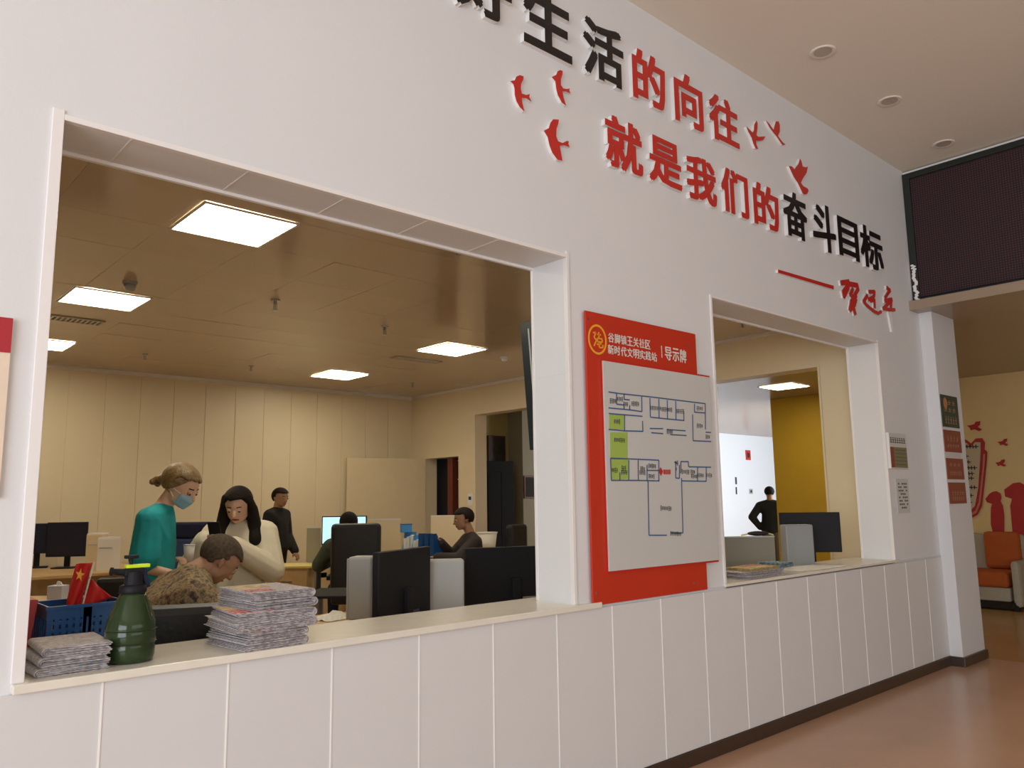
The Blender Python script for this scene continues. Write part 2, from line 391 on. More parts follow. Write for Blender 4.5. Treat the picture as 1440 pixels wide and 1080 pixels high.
def flat_to_mesh(V, Fc, P, depth, name, stag=None):
    """V in unit square -> P(x,y) 3D point; extruded by depth vector"""
    n4 = len(V)//4 if stag else len(V)+1
    bm = bmesh.new(); vs = [bm.verts.new(Vector(P(x, y))+(stag*(i//n4) if stag else Vector())) for i, (x, y) in enumerate(V)]
    for f in Fc:
        try: bm.faces.new([vs[i] for i in f])
        except ValueError: pass
    if depth is not None:
        r = bmesh.ops.extrude_face_region(bm, geom=bm.faces[:])
        bmesh.ops.translate(bm, verts=[e for e in r['geom'] if isinstance(e, bmesh.types.BMVert)], vec=depth)
        bmesh.ops.recalc_face_normals(bm, faces=bm.faces[:])
    me = bpy.data.meshes.new(name); bm.to_mesh(me); bm.free(); return me
WTH = .028
def wall_letter(ch, uL, uR, top, bot, colr, label, bold=.028, group='raised characters of the wall slogan'):
    vm = (top[1]+bot[1])/2
    xl, xr = onY(uL, vm-10, -WTH).x, onY(uR, vm+10, -WTH).x; zt, zb = onY(*top, -WTH).z, onY(*bot, -WTH).z
    V, Fc, asp = glyph_polys(ch, bold)
    root = empty('raised_character', ((xl+xr)/2, 0, zb), 0, label, 'lettering', group)
    hw = (xr-xl)/2; H = zt-zb
    P0 = lambda x, y: (-hw+2*hw*x, 0, H*y)
    P1 = lambda x, y: (-hw+2*hw*x, -WTH-.001, H*y)
    link('foam_body', flat_to_mesh(V, Fc, P0, Vector((0, -WTH, 0)), 'foam_body', Vector((0, -.0003, 0))), 'white', root)
    link('face', flat_to_mesh(V, Fc, P1, Vector((0, -.003, 0)), 'face', Vector((0, -.0004, 0))), colr, root)
    return root
R1 = [('好', 640, 719, (690, -58), (705, 35), 'black', 'black raised character cut off by the picture top, first of the upper row'),
      ('生', 736, 803, (760, -22), (803, 91), 'black', 'black raised character meaning life, second of the upper row'),
      ('活', 820, 876, (822, 20), (872, 126), 'black', 'black raised character with three left dots, third of the upper row before the red ones'),
      ('的', 889, 935, (898, 69), (932, 157), 'red', 'first red raised character of the upper row'),
      ('向', 948, 988, (962, 104), (984, 185), 'red', 'second red raised character of the upper row, box inside a frame'),
      ('往', 997, 1038, (1005, 132), (1037, 211), 'red', 'last red raised character of the upper row, beside two small birds'),
      ('就', 851, 903, (861, 162), (900, 250), 'red', 'first red raised character of the lower row'),
      ('是', 912, 958, (917, 189), (957, 270), 'red', 'second red raised character of the lower row'),
      ('我', 965, 1007, (967, 214), (1005, 292), 'red', 'third red raised character of the lower row'),
      ('们', 1014, 1052, (1022, 236), (1051, 309), 'red', 'fourth red raised character of the lower row'),
      ('的', 1059, 1095, (1069, 258), (1093, 327), 'red', 'last red raised character of the lower row, left of the black ones'),
      ('奋', 1101, 1135, (1115, 271), (1132, 340), 'black', 'first black raised character of the lower row, under the dove'),
      ('斗', 1142, 1175, (1162, 290), (1165, 355), 'black', 'second black raised character of the lower row, long vertical with two dots'),
      ('目', 1178, 1207, (1180, 304), (1203, 367), 'black', 'third black raised character of the lower row, tall ladder-like box'),
      ('标', 1209, 1241, (1214, 316), (1231, 380), 'black', 'last black raised character of the lower row, nearest the dark screen')]
for r in R1: wall_letter(*r)

def wall_cut(name, pts, colr, label, cat, group=None, thick=.02):
    """flat foam cut-out standing on the wall, outline given on the wall plane"""
    P = [onY(u, v, -thick) for u, v in pts]; c = sum(P, Vector())/len(P)
    root = empty(name, (c.x, 0, c.z), 0, label, cat, group)
    L = [(p.x-c.x, 0, p.z-c.z) for p in P]
    obj('foam_body', MB().poly(L, (0, -thick, 0)), 'white', root)
    obj('face', MB().poly([(x, -thick, z) for x, _, z in L], (0, -.003, 0)), colr, root)
    return root
def zz(s, ox, oy, lst): return [(ox+x/s, oy+y/s) for x, y in lst]
sw = [(372, 548), (402, 542), (412, 518), (435, 508), (460, 516), (458, 540), (444, 565), (441, 600), (448, 632), (478, 642), (502, 636), (498, 655), (512, 685), (480, 664), (448, 660), (452, 700), (466, 752), (435, 722), (412, 680), (402, 640), (400, 595), (392, 568)]
sw2 = [(652, 520), (682, 505), (690, 482), (706, 474), (724, 480), (722, 505), (712, 535), (712, 575), (728, 598), (752, 602), (772, 598), (768, 612), (776, 630), (750, 618), (722, 616), (730, 660), (746, 712), (718, 690), (692, 640), (682, 600), (676, 550)]
sw3 = [(598, 882), (632, 865), (642, 830), (660, 806), (698, 808), (694, 835), (682, 870), (680, 920), (694, 955), (724, 966), (752, 952), (766, 955), (762, 972), (770, 994), (735, 980), (704, 985), (712, 1030), (722, 1085), (690, 1078), (655, 1030), (636, 980), (624, 925)]
G = 'red bird cut-outs on the lobby wall'
wall_cut('bird_cutout', zz(4.8, 640, 0, sw), 'red', 'red swallow cut-out, leftmost of the three left of the lower slogan row', 'wall decoration', G)
wall_cut('bird_cutout', zz(4.8, 640, 0, sw2), 'red', 'red swallow cut-out, upper right of the left trio, under the black characters', 'wall decoration', G)
wall_cut('bird_cutout', zz(4.8, 640, 0, sw3), 'red', 'red swallow cut-out, lowest and largest of the left trio', 'wall decoration', G)
b1 = [(1005, 566), (1020, 582), (1048, 608), (1056, 590), (1058, 555), (1072, 527), (1080, 545), (1078, 585), (1072, 625), (1085, 636), (1110, 634), (1133, 634), (1118, 658), (1090, 664), (1070, 660), (1072, 690), (1084, 718), (1066, 712), (1052, 680), (1040, 640), (1018, 600)]
b2 = [(1138, 527), (1160, 550), (1188, 590), (1196, 560), (1204, 532), (1222, 532), (1230, 560), (1230, 600), (1218, 630), (1236, 656), (1252, 676), (1270, 688), (1250, 692), (1236, 674), (1210, 634), (1186, 606), (1160, 570)]
b3 = [(1292, 832), (1312, 836), (1330, 856), (1342, 836), (1356, 820), (1366, 784), (1376, 800), (1384, 836), (1404, 842), (1420, 836), (1410, 880), (1384, 920), (1372, 946), (1388, 968), (1418, 985), (1424, 1002), (1414, 1022), (1398, 1026), (1386, 1018), (1366, 976), (1352, 946), (1326, 908), (1308, 870)]
wall_cut('bird_cutout', zz(4.8, 840, 60, b1), 'red', 'small red flying bird, left of the pair at the end of the upper row', 'wall decoration', G)
wall_cut('bird_cutout', zz(4.8, 840, 60, b2), 'red', 'small thin red flying bird, right of the pair at the end of the upper row', 'wall decoration', G)
wall_cut('bird_cutout', zz(4.8, 840, 60, b3), 'red', 'red dove cut-out with raised wings above the first black lower character', 'wall decoration', G)
wall_cut('dash_bar', [(1094, 379), (1172, 402), (1172, 407), (1094, 383.5)], 'red', 'long thin red raised dash before the signature', 'wall decoration')

def strokes_wall(strks, width, y0, dep):
    mb = MB(); kk = 0
    for st in strks:
        P = [Vector((p[0], 0, p[1])) for p in st]
        for i, (a, b) in enumerate(zip(P, P[1:])):
            d = (b-a)
            if d.length < 1e-6: continue
            t = width*(1-.25*i/len(P)); n = Vector((-d.z, 0, d.x)).normalized()*t/2; e = d.normalized()*t*.3
            kk += 1; yo = Vector((0, y0-.00025*kk, 0)); mb.poly([a-e-n+yo, b+e-n+yo, b+e+n+yo, a-e+n+yo], (0, dep, 0))
    return mb
def signature(name, label, strks, s, ox, oy, width):
    W = [[(lambda q: (q.x, q.z))(onY(ox+x/s, oy+y/s, -.022)) for x, y in st] for st in strks]
    cx = sum(p[0] for st in W for p in st)/sum(len(st) for st in W); cz = min(p[1] for st in W for p in st)
    root = empty(name, (cx, 0, cz), 0, label, 'lettering', 'red brush characters of the signature')
    L = [[(x-cx, z-cz) for x, z in st] for st in W]
    obj('foam_body', strokes_wall(L, width*1.03, -.0005, -.014), 'white', root)
    obj('face', strokes_wall(L, width, -.0205, -.003), 'red', root)
Z6 = 1440/260
signature('brush_character', 'first red brushed signature character, knotted and densest', [[(795, 430), (850, 422), (845, 470), (815, 535), (808, 500), (835, 460)], [(860, 440), (915, 450), (922, 480), (885, 545), (862, 520), (880, 480)], [(905, 530), (870, 580), (860, 640), (895, 600), (905, 560)], [(868, 600), (890, 640), (898, 670)]], Z6, 1040, 320, .045)
signature('brush_character', 'middle red brushed signature character with a sweeping foot', [[(995, 530), (968, 575), (990, 605), (1050, 655), (1080, 668), (1102, 655)], [(1010, 500), (1050, 500), (1048, 530), (1020, 570), (1050, 565), (1052, 620)], [(1005, 560), (1035, 545)]], Z6, 1040, 320, .036)
signature('brush_character', 'last red brushed signature character with a long pale tail', [[(1150, 470), (1172, 490), (1150, 520), (1135, 545)], [(1135, 570), (1185, 560), (1150, 600), (1120, 630), (1165, 640), (1208, 640)], [(1182, 560), (1178, 620)]], Z6, 1040, 320, .038)
tail = MB().poly([onY(1246.5, 438, 0), onY(1251, 438, 0), onY(1254.5, 467, 0), onY(1252, 467, 0)], (0, -.015, 0))
meta(obj('brush_tail', tail, 'white'), 'bare white lower tail of the last signature character', 'lettering')

# ---------------------------------------------------------------- flat printing helper on vertical planes
def text_on(name, txt, p0, right, up, h, colr, parent, bold=.0, wch=None, nrm=(0, -1, 0), off=.002, gap=.12):
    """characters laid from p0 (lower left) along right; height h; glyph width wch"""
    right = Vector(right); up = Vector(up); nrm = Vector(nrm); p0 = Vector(p0)+nrm*off
    bm = bmesh.new(); x = 0
    wch = wch or h*.95
    for ch in txt:
        if ch == ' ': x += wch*.5; continue
        V, Fc, asp = glyph_polys(ch, bold)
        cw = wch if ord(ch) > 255 else wch*.55
        n4 = max(1, len(V)//4) if bold > 0 else len(V)+1; vs = [bm.verts.new(p0+right*(x+a*cw)+up*(b*h)+nrm*(.0003*(i//n4))) for i, (a, b) in enumerate(V)]
        for f in Fc:
            try: bm.faces.new([vs[i] for i in f])
            except ValueError: pass
        x += cw*(1+gap)
    r = bmesh.ops.extrude_face_region(bm, geom=bm.faces[:])
    bmesh.ops.translate(bm, verts=[e for e in r['geom'] if isinstance(e, bmesh.types.BMVert)], vec=nrm*.0012)
    me = bpy.data.meshes.new(name); bm.to_mesh(me); bm.free()
    return link(name, me, colr, parent)

# ---------------------------------------------------------------- guide board (red back board + white plan panel)
bx0, bx1, bz0, bz1 = 3.235, 4.285, .995, 2.615
board = empty('guide_board', (bx0, 0, bz0), 0, 'tall red guide board with a white floor plan panel between the two openings', 'sign board')
boxo('red_backing', 0, bx1-bx0, -.028, -.0145, 0, bz1-bz0, 'redboard', board, .002)
pl0 = onY(848, 507, -.045); pl1 = onY(1000, 531, -.045); pl2 = onY(857, 801, -.045); pl3 = onY(1009, 790, -.045)
px0 = (pl0.x+pl2.x)/2-bx0; px1 = (pl1.x+pl3.x)/2-bx0; pz1 = (pl0.z+pl1.z)/2-bz0; pz0 = (pl2.z+pl3.z)/2-bz0
boxo('panel_rim', px0, px1+.012, -.036, -.029, pz0-.012, pz1+.012, 'red', board)
pan = boxo('plan_panel', px0, px1, -.045, -.0365, pz0, pz1, 'boardwhite', board, .001)
bl = board.location
def bp(u, v, y=-.047):
    p = onY(u, v, y); return Vector((p.x-bl.x, y, p.z-bl.z))
# lettering of the board header
text_on('lettering', '谷脚镇王关社区', bp(855, 481, -.0285), (1, 0, 0), (0, 0, 1), .056, 'textwhite', board, .012, .050)
text_on('lettering', '新时代文明实践站', bp(854.5, 497.5, -.0285), (1, 0, 0), (0, 0, 1), .056, 'textwhite', board, .012, .051)
text_on('lettering', '导示牌', bp(935, 506, -.0285), (1, 0, 0), (0, 0, 1), .085, 'textwhite', board, .018, .068)
q = bp(930.5, 503, -.0285); boxo('divider_mark', q.x, q.x+.004, -.031, -.0285, q.z, q.z+.075, 'textwhite', board)
ec = bp(840, 477.5, -.0285)
em = MB()
for i in range(40):
    a, b = 2*PI*i/40, 2*PI*(i+1)/40
    for r_ in (.078,):
        em.poly([(ec.x+math.cos(t)*r, -.0286, ec.z+math.sin(t)*r*1.12) for t, r in ((a, r_), (b, r_), (b, r_-.011), (a, r_-.011))], (0, -.002, 0))
for st in ([(-.035, .035), (-.012, .04), (-.028, .01), (-.008, -.005), (-.03, -.04)], [(.0, .03), (.03, .03)], [(.012, .045), (.014, .01)], [(.0, .008), (.04, .008), (.04, -.012), (0, -.012), (0, .008)], [(-.005, -.03), (.008, -.022)], [(.012, -.022), (.016, -.045), (.045, -.042), (.045, -.026)], [(.022, -.018), (.03, -.026)]):
    for (a, b), (c, d) in zip(st, st[1:]):
        v = Vector((c-a, 0, d-b)); n = Vector((-v.z, 0, v.x)).normalized()*.004
        A = Vector((ec.x+a, -.0286, ec.z+b)); B = Vector((ec.x+c, -.0286, ec.z+d)); em.poly([A-n, B-n, B+n, A+n], (0, -.002, 0))
obj('gold_emblem', em, 'gold', board)
for u, v in ((827, 448), (838, 834), (968, 487), (976, 820)):
    c = bp(u, v, -.0285); obj('mounting_screw', MB().rod((c.x, -.0285, c.z), (c.x, -.033, c.z), .006, .006, 10), 'metal', board)
# plan lines
ln = MB()
def seg(a, b, t=.0035):
    A, B = bp(*a), bp(*b); d = B-A; n = Vector((-d.z, 0, d.x)).normalized()*t
    ln.poly([A-n, B-n, B+n, A+n], (0, -.0012, 0))
def pr(x, y): return (840+x/7.579, 530+y/7.579)
def pr2(x, y): return (840+x/7.579, 630+y/7.579)
def pls(f, L):
    for a, b in zip(L, L[1:]): seg(f(*a), f(*b))
pls(pr, [(120, 160), (240, 178), (560, 212), (1150, 285)])
for L in ([(120, 330), (350, 352), (475, 370)], [(205, 180), (205, 290), (285, 300), (285, 345)], [(285, 182), (285, 240), (345, 245)], [(345, 300), (345, 352)], [(472, 205), (475, 370)],
          [(122, 390), (480, 420)], [(120, 560), (290, 575), (485, 580)], [(482, 470), (485, 585)], [(290, 400), (290, 575)], [(560, 225), (565, 430)], [(655, 235), (658, 440)], [(745, 250), (748, 450)], [(835, 258), (838, 455)],
          [(922, 370), (922, 465)], [(570, 430), (745, 448), (925, 465)], [(1035, 285), (1035, 375), (1150, 385)], [(1150, 285), (1152, 560)], [(1015, 400), (1020, 680), (1210, 688)], [(1155, 590), (1210, 592)],
          [(560, 550), (700, 552)], [(740, 560), (940, 575)], [(575, 595), (700, 605)], [(780, 615), (950, 625)]): pls(pr, L)
for L in ([(140, 108), (430, 120), (655, 130)], [(150, 345), (400, 345), (660, 350)], [(140, 108), (150, 345)], [(335, 130), (335, 345)], [(435, 130), (437, 345)], [(530, 180), (530, 345)], [(655, 130), (655, 350)], [(530, 238), (655, 240)],
          [(240, 260), (240, 345)], [(890, 145), (890, 270)], [(890, 145), (970, 145), (972, 200)], [(975, 200), (1210, 205)], [(895, 350), (1160, 355), (1160, 205)], [(1068, 205), (1068, 355)], [(540, 345), (550, 930), (740, 930)],
          [(897, 320), (912, 905), (780, 905)], [(820, 150), (855, 165)], [(835, 150), (835, 320), (875, 322), (875, 180)]): pls(pr2, L)
obj('plan_line', ln, 'line', board)['kind'] = 'stuff'
gz = MB()
for f, L in ((pr, [(125, 395), (285, 405), (285, 560), (128, 560)]), (pr, [(135, 590), (322, 590), (322, 880), (140, 878)]), (pr2, [(142, 118), (330, 118), (335, 330), (155, 340)])):
    gz.poly([bp(*f(*p), -.0455) for p in L], (0, -.0008, 0))
obj('lime_zone', gz, 'green_zone', board)
mk = MB(); c = bp(*pr2(676, 250)); mk.poly([(c.x+.02*math.cos(t), -.0475, c.z+.026*math.sin(t)) for t in (0, PI/2, PI, 3*PI/2)], (0, -.001, 0))
for i in range(4):
    c2 = bp(*pr2(712+i*20, 255)); mk.box(c2.x-.006, c2.x+.006, -.0485, -.0475, c2.z-.014, c2.z+.014)
obj('position_mark', mk, 'red', board)
tk = MB()
for f, x, y, n in ((pr, 140, 255, 4), (pr, 215, 235, 4), (pr, 285, 290, 3), (pr, 370, 285, 5), (pr, 570, 330, 7), (pr, 690, 345, 7), (pr, 850, 365, 5), (pr, 1065, 335, 4), (pr, 1065, 520, 4), (pr, 1160, 638, 3), (pr, 185, 475, 4), (pr, 745, 585, 4),
                   (pr, 185, 670, 7), (pr2, 160, 235, 4), (pr2, 265, 215, 3), (pr2, 260, 258, 4), (pr2, 465, 222, 3), (pr2, 455, 262, 4), (pr2, 550, 190, 5), (pr2, 553, 300, 4), (pr2, 905, 252, 5), (pr2, 1000, 255, 3), (pr2, 1005, 300, 4), (pr2, 1075, 290, 4), (pr2, 1165, 290, 4), (pr2, 680, 640, 7), (pr2, 785, 910, 7), (pr2, 838, 160, 2), (pr2, 840, 225, 1)):
    for i in range(n):
        c = bp(*f(x+i*17, y+i*1.2)); w_ = random.uniform(.0045, .007); hh = random.uniform(.010, .016)
        tk.box(c.x-w_, c.x+w_, -.0482, -.047, c.z-.002, c.z+.002); tk.box(c.x-.0015, c.x+.0015, -.0482, -.047, c.z-hh, c.z+hh); tk.box(c.x-w_, c.x+w_, -.0482, -.047, c.z+hh*.6, c.z+hh*.6+.003)
        tk.box(c.x-w_, c.x+w_*.4, -.0482, -.047, c.z-hh*.8, c.z-hh*.8+.003)
obj('room_caption', tk, 'inkgrey', board)['kind'] = 'stuff'

# poster at the left picture edge
po = empty('wall_poster', (-.9, 0, 1.42), 0, 'cream poster with dark red top band at the left edge of the lobby wall', 'poster')
pe = onY(17, 450, 0).x+.9; pzt = onY(16, 449, 0).z-1.42; pzb = onY(3, 700, 0).z-1.42
boxo('poster_sheet', 0, pe, -.016, -.001, pzb, pzt, mat('cream_poster', (.80, .66, .52), .5, noise=.12, nscale=3), po)
boxo('red_band', 0, pe, -.019, -.0165, pzt-.115, pzt, mat('dark_red_band', (.42, .02, .03), .5), po)
fl = MB().ball((pe-.13, -.018, pzb+.12), (.10, .002, .15), 20)
obj('orange_flame_print', fl, mat('orange_print', (.85, .25, .04), .5, noise=.2, nscale=5), po, smooth=True)

# ---------------------------------------------------------------- notices right of the small opening
nt1 = empty('notice_plate', (7.12, 0, 1.79), 0, 'upper notice plate with red and olive lower half, right of the small opening', 'sign')
boxo('plate', 0, .37, -.016, -.001, 0, .315, 'boardwhite', nt1, .001)
boxo('olive_field', .09, .36, -.018, -.0165, .01, .19, mat('olive_print', (.22, .20, .10), .5), nt1)
boxo('red_field', .01, .09, -.018, -.0165, .01, .19, 'posterred', nt1)
boxo('edge_strip', -.012, 0, -.024, -.001, 0, .315, 'joint', nt1)
tx = MB()
for i in range(7):
    x = .03+i*.046; tx.box(x, x+.034, -.0175, -.0165, .228, .235).box(x, x+.034, -.0175, -.0165, .25, .256).box(x+.004, x+.03, -.0175, -.0165, .268, .274).box(x+.013, x+.02, -.0185, -.0175, .228, .274)
obj('lettering', tx, 'ink', nt1)['kind'] = 'stuff'
tx = MB()
for i in range(5): tx.box(.11, .34, -.0192, -.018, .035+i*.032, .040+i*.032)
obj('text_line', tx, 'inkgrey', nt1)['kind'] = 'stuff'
nt2 = empty('paper_notice', (7.22, 0, 1.40), 0, 'white paper notice with small grey print under the notice plate', 'paper')
boxo('sheet', 0, .26, -.006, -.001, 0, .30, 'boardwhite', nt2)
tx = MB()
for i in range(8):
    for j in range(5):
        if (i*7+j*3) % 4: tx.box(.045+j*.038, .07+j*.038, -.0075, -.006, .04+i*.03, .055+i*.03)
obj('text_line', tx, 'inkgrey', nt2)['kind'] = 'stuff'

# posters on the pillar front
def pillar_poster(z0, z1, m, label, rows, emblem=None):
    r = empty('pillar_poster', (8.10, -.12, z0), 0, label, 'poster', 'posters on the white pillar')
    boxo('sheet', 0, .42, -.008, -.001, 0, z1-z0, m, r)
    t = MB()
    for (yy, n, s) in rows:
        for i in range(n):
            w_ = .30/n; x = .06+i*(.32/n)
            t.box(x, x+w_*.75, -.0095, -.008, yy, yy+.006); t.box(x+w_*.3, x+w_*.4, -.0095, -.008, yy-s/2, yy+s/2); t.box(x, x+w_*.6, -.0095, -.008, yy-s/2, yy-s/2+.006)
    obj('lettering_block', t, mat('pale_print', (.40, .22, .15), .6), r)['kind'] = 'stuff'
    if emblem:
        obj('emblem', MB().ball((.10, -.009, emblem), (.05, .003, .055), 16), mat('orange_emblem', (.5, .22, .08), .5), r)
    return r
pillar_poster(2.20, 2.51, 'wallpanelgreen', 'dark green poster at the top of the pillar', [(.07, 5, .07), (.17, 3, .04), (.24, 3, .04)], .23)
pillar_poster(1.96, 2.17, 'posterred', 'upper terracotta poster on the pillar, under the green one', [(.06, 5, .03), (.13, 4, .05)])
pillar_poster(1.70, 1.90, 'posterred', 'middle terracotta poster on the pillar', [(.06, 6, .04), (.14, 3, .03)])
pillar_poster(1.47, 1.67, 'posterred', 'lowest terracotta poster on the pillar', [(.05, 6, .04), (.10, 5, .04)])
t = MB()
for i in range(3): t.box(8.11, 8.50, -.1225, -.121, 1.915+i*.014, 1.918+i*.014)
meta(obj('small_print_strip', t, 'pinkpaper'), 'strip of faint pink small print between the two upper terracotta posters', 'sign')

# ---------------------------------------------------------------- LED display over the passage
led = empty('led_display', (8.0, 0, 3.37), 0, 'large dark dot-matrix display with black frame mounted high over the passage', 'display')
boxo('cabinet', -.02, .05, -5.5, -.004, 0, 1.35, 'blackplastic', led, .003)
boxo('display_face', -.027, -.021, -5.4, -.075, .09, 1.28, 'ledwall', led)
boxo('top_cap', -.02, .05, -5.5, -.004, 1.352, 1.372, 'trim', led)
fm = MB().box(-.035, -.0205, -5.5, -.004, 0, .07).box(-.035, -.0205, -5.5, -.004, 1.29, 1.35).box(-.035, -.0205, -.07, -.004, .07, 1.29)
obj('frame', fm, mat('dark_frame', (.02, .025, .022), .3), led, bevel=.003)
gl = MB()
for i in range(26):
    z = .06+i*.014; gl.ball((-.036, -.035+random.uniform(-.012, .012)-.01*(1-i/26), z), (.004, .017, .011), 8)
obj('torn_white_film', gl, 'white', led)

# downlights of the lobby ceiling
for i, (u, v) in enumerate(((1157, 73), (1251, 142), (1327, 202))):
    p = onZ(u, v, CEIL)
    d = empty('downlight', (p.x, p.y, CEIL), 0, ('round unlit ceiling downlight, nearest of the three in the lobby', 'round unlit ceiling downlight, middle one of the row in the lobby', 'round unlit ceiling downlight, farthest and closest to the dark display')[i], 'ceiling light', 'lobby downlights')
    obj('ring', MB().lathe([(.062, -.0), (.085, -.010), (.095, 0)], seg=28), 'lceil', d, smooth=True)
    obj('lamp_lens', MB().lathe([(.0001, -.004), (.062, -.004), (.062, -.001), (.0001, -.001)], seg=24), mat('dull_lens', (.52, .44, .38), .4), d)

# ---------------------------------------------------------------- office ceiling fittings
names = ['square lit ceiling panel light nearest the counter', 'square lit ceiling panel light beside the smoke detector', 'square lit ceiling panel light at the far left, cut by the opening edge', 'square lit ceiling panel light beside the dark screen', 'square lit ceiling panel light nearest the far corner', 'square lit ceiling panel light above the desk of the small opening']
for (x, y), nme in zip(lights, names):
    L = empty('panel_light', (x, y, OCEIL), 0, nme, 'ceiling light', 'square panel lights of the office')
    fr = MB().box(-.3, .3, -.3, -.285, -.014, -.003).box(-.3, .3, .285, .3, -.014, -.003).box(-.3, -.285, -.285, .285, -.014, -.003).box(.285, .3, -.285, .285, -.014, -.003)
    obj('frame', fr, 'trim', L); boxo('diffuser', -.285, .285, -.285, .285, -.011, -.003, 'led', L)
p = onZ(1103, 544, OCEIL)
for (x, y), nme in (((p.x, p.y), 'square lit ceiling panel light in the hall before the yellow wall'),):
    L = empty('panel_light', (x, y, OCEIL+.005), 0, nme, 'ceiling light', 'square panel light of the hall')
    fr = MB().box(-.3, .3, -.3, -.285, -.006, .003).box(-.3, .3, .285, .3, -.006, .003).box(-.3, -.285, -.285, .285, -.006, .003).box(.285, .3, -.285, .285, -.006, .003)
    obj('frame', fr, 'trim', L); boxo('diffuser', -.285, .285, -.285, .285, -.003, .002, 'led', L)
def sprinkler(u, v, label, s=1.):
    p = onZ(u, v, OCEIL-.05*s)
    r = empty('sprinkler_head', (p.x, p.y, OCEIL-.002), 0, label, 'sprinkler', 'ceiling sprinklers')
    obj('collar', MB().lathe([(.03*s, -.008), (.032*s, 0)], seg=16), 'metal', r)
    obj('nozzle', MB().rod((0, 0, -.008), (0, 0, -.035*s), .011*s).rod((.012*s, 0, -.035*s), (.012*s, 0, -.07*s), .003).rod((-.012*s, 0, -.035*s), (-.012*s, 0, -.07*s), .003).rod((0, 0, -.035*s), (0, 0, -.068*s), .005), 'metal', r)
    obj('deflector', MB().lathe([(.020*s, -.073*s), (.022*s, -.07*s)], seg=12), 'metal', r)
for u, v, l, s in ((387, 432, 'ceiling sprinkler nearest the middle of the large opening', 1.3), (353, 520, 'ceiling sprinkler above the far wall, middle of the large opening', 1), (204, 504, 'ceiling sprinkler above the woman in teal', 1), (541, 467, 'ceiling sprinkler left of the far air vent', 1.2), (642, 356, 'ceiling sprinkler at the edge of the large opening top', .8), (580, 543, 'ceiling sprinkler nearest the far corner', 1), (1044, 458, 'ceiling sprinkler seen through the small opening', 1)): sprinkler(u, v, l, s)
p = onZ(183, 396, OCEIL)
sd = empty('smoke_detector', (p.x, p.y, OCEIL-.001), 0, 'round white smoke detector beside a lit panel', 'smoke detector')
obj('base_ring', MB().lathe([(.052, -.022), (.055, 0)], seg=24), 'grey', sd); obj('sensor_head', MB().lathe([(.02, -.075), (.036, -.068), (.045, -.023)], seg=24), 'grey', sd, smooth=True)
p = onZ(709, 502, OCEIL)
sd = empty('smoke_detector', (p.x, p.y, OCEIL-.001), 0, 'small pale smoke detector right of the far air vent', 'smoke detector')
obj('base_ring', MB().lathe([(.05, -.02), (.055, 0)], seg=24), 'trim', sd); obj('sensor_head', MB().lathe([(.02, -.05), (.035, -.045), (.04, -.021)], seg=24), 'trim', sd, smooth=True)
def vent(x, y, lx, ly, label):
    r = empty('air_vent', (x, y, OCEIL-.003), 0, label, 'air vent')
    obj('frame', MB().box(-lx, lx, -ly, -ly+.02, -.01, 0).box(-lx, lx, ly-.02, ly, -.01, 0).box(-lx, -lx+.02, -ly+.02, ly-.02, -.01, 0).box(lx-.02, lx, -ly+.02, ly-.02, -.01, 0), 'oceil', r)
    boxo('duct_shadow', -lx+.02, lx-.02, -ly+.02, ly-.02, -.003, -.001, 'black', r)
    n = 14
    for i in range(n):
        xx = -lx+.03+(2*lx-.06)*(i+.5)/n
        boxo('slat', xx-.008, xx+.008, -ly+.02, ly-.02, -.009, -.0035, 'trim', r)
vent(1.75, 5.22, .33, .10, 'slatted ceiling air vent at the left, under the lit panels')
vent(5.63, 5.02, .33, .09, 'slatted ceiling air vent between the two far panel lights')

# TV on the inner face of the counter wall, tilted, seen edge-on
tv = empty('wall_television', (3.3, WT, 1.86), 0, 'large dark screen mounted on the inner side of the counter wall, seen edge-on', 'television')
a0, a1 = .30, .375
mx = Matrix.Translation((0, 0, 0))
tvb = MB().poly([(0, .15, 0), (0, .25, 0), (0, .32, .80), (0, .20, .80)], (1.2, 0, 0))
obj('screen_body', tvb, mat('dark_teal_plastic', (.012, .02, .024), .3), tv, bevel=.005)
obj('bracket', MB().box(.4, .8, 0.002, .17, .25, .45), 'metal', tv)
obj('side_vent_strip', MB().poly([(0, .175, .05), (0, .185, .05), (0, .245, .75), (0, .232, .75)], (-.004, 0, 0)), 'grey', tv)

# ================================================================ PEOPLE
def hull_blob(groups, voxel, smooth=4):
    VV, FF = [], []
    for g in groups:
        bm = bmesh.new()
        for (c, r) in g:
            r = (r, r, r) if not isinstance(r, (tuple, list)) else r
            q = bmesh.ops.create_icosphere(bm, subdivisions=2, radius=1)['verts']
            bmesh.ops.transform(bm, matrix=Matrix.Translation(c) @ Matrix.Diagonal((*r, 1)), verts=q)
        if len(g) > 1:
            bmesh.ops.delete(bm, geom=bm.faces[:], context='FACES_ONLY')
            bmesh.ops.delete(bm, geom=bm.edges[:], context='EDGES_FACES')
            bmesh.ops.convex_hull(bm, input=bm.verts[:], use_existing_faces=False)
            bmesh.ops.delete(bm, geom=[v for v in bm.verts if not v.link_faces], context='VERTS')
        bm.verts.index_update(); n = len(VV)
        VV += [v.co.copy() for v in bm.verts]; FF += [tuple(v.index+n for v in f.verts) for f in bm.faces]; bm.free()
    me = bpy.data.meshes.new('blob'); me.from_pydata(VV, [], FF)
    o = bpy.data.objects.new('blob', me); COL.objects.link(o)
    m = o.modifiers.new('r', 'REMESH'); m.mode = 'VOXEL'; m.voxel_size = voxel
    s = o.modifiers.new('s', 'SMOOTH'); s.iterations = smooth; s.factor = .5
    bpy.context.view_layer.update()
    me2 = bpy.data.meshes.new_from_object(o.evaluated_get(bpy.context.evaluated_depsgraph_get()))
    bpy.data.objects.remove(o); bpy.data.meshes.remove(me)
    for p_ in me2.polygons: p_.use_smooth = True
    return me2
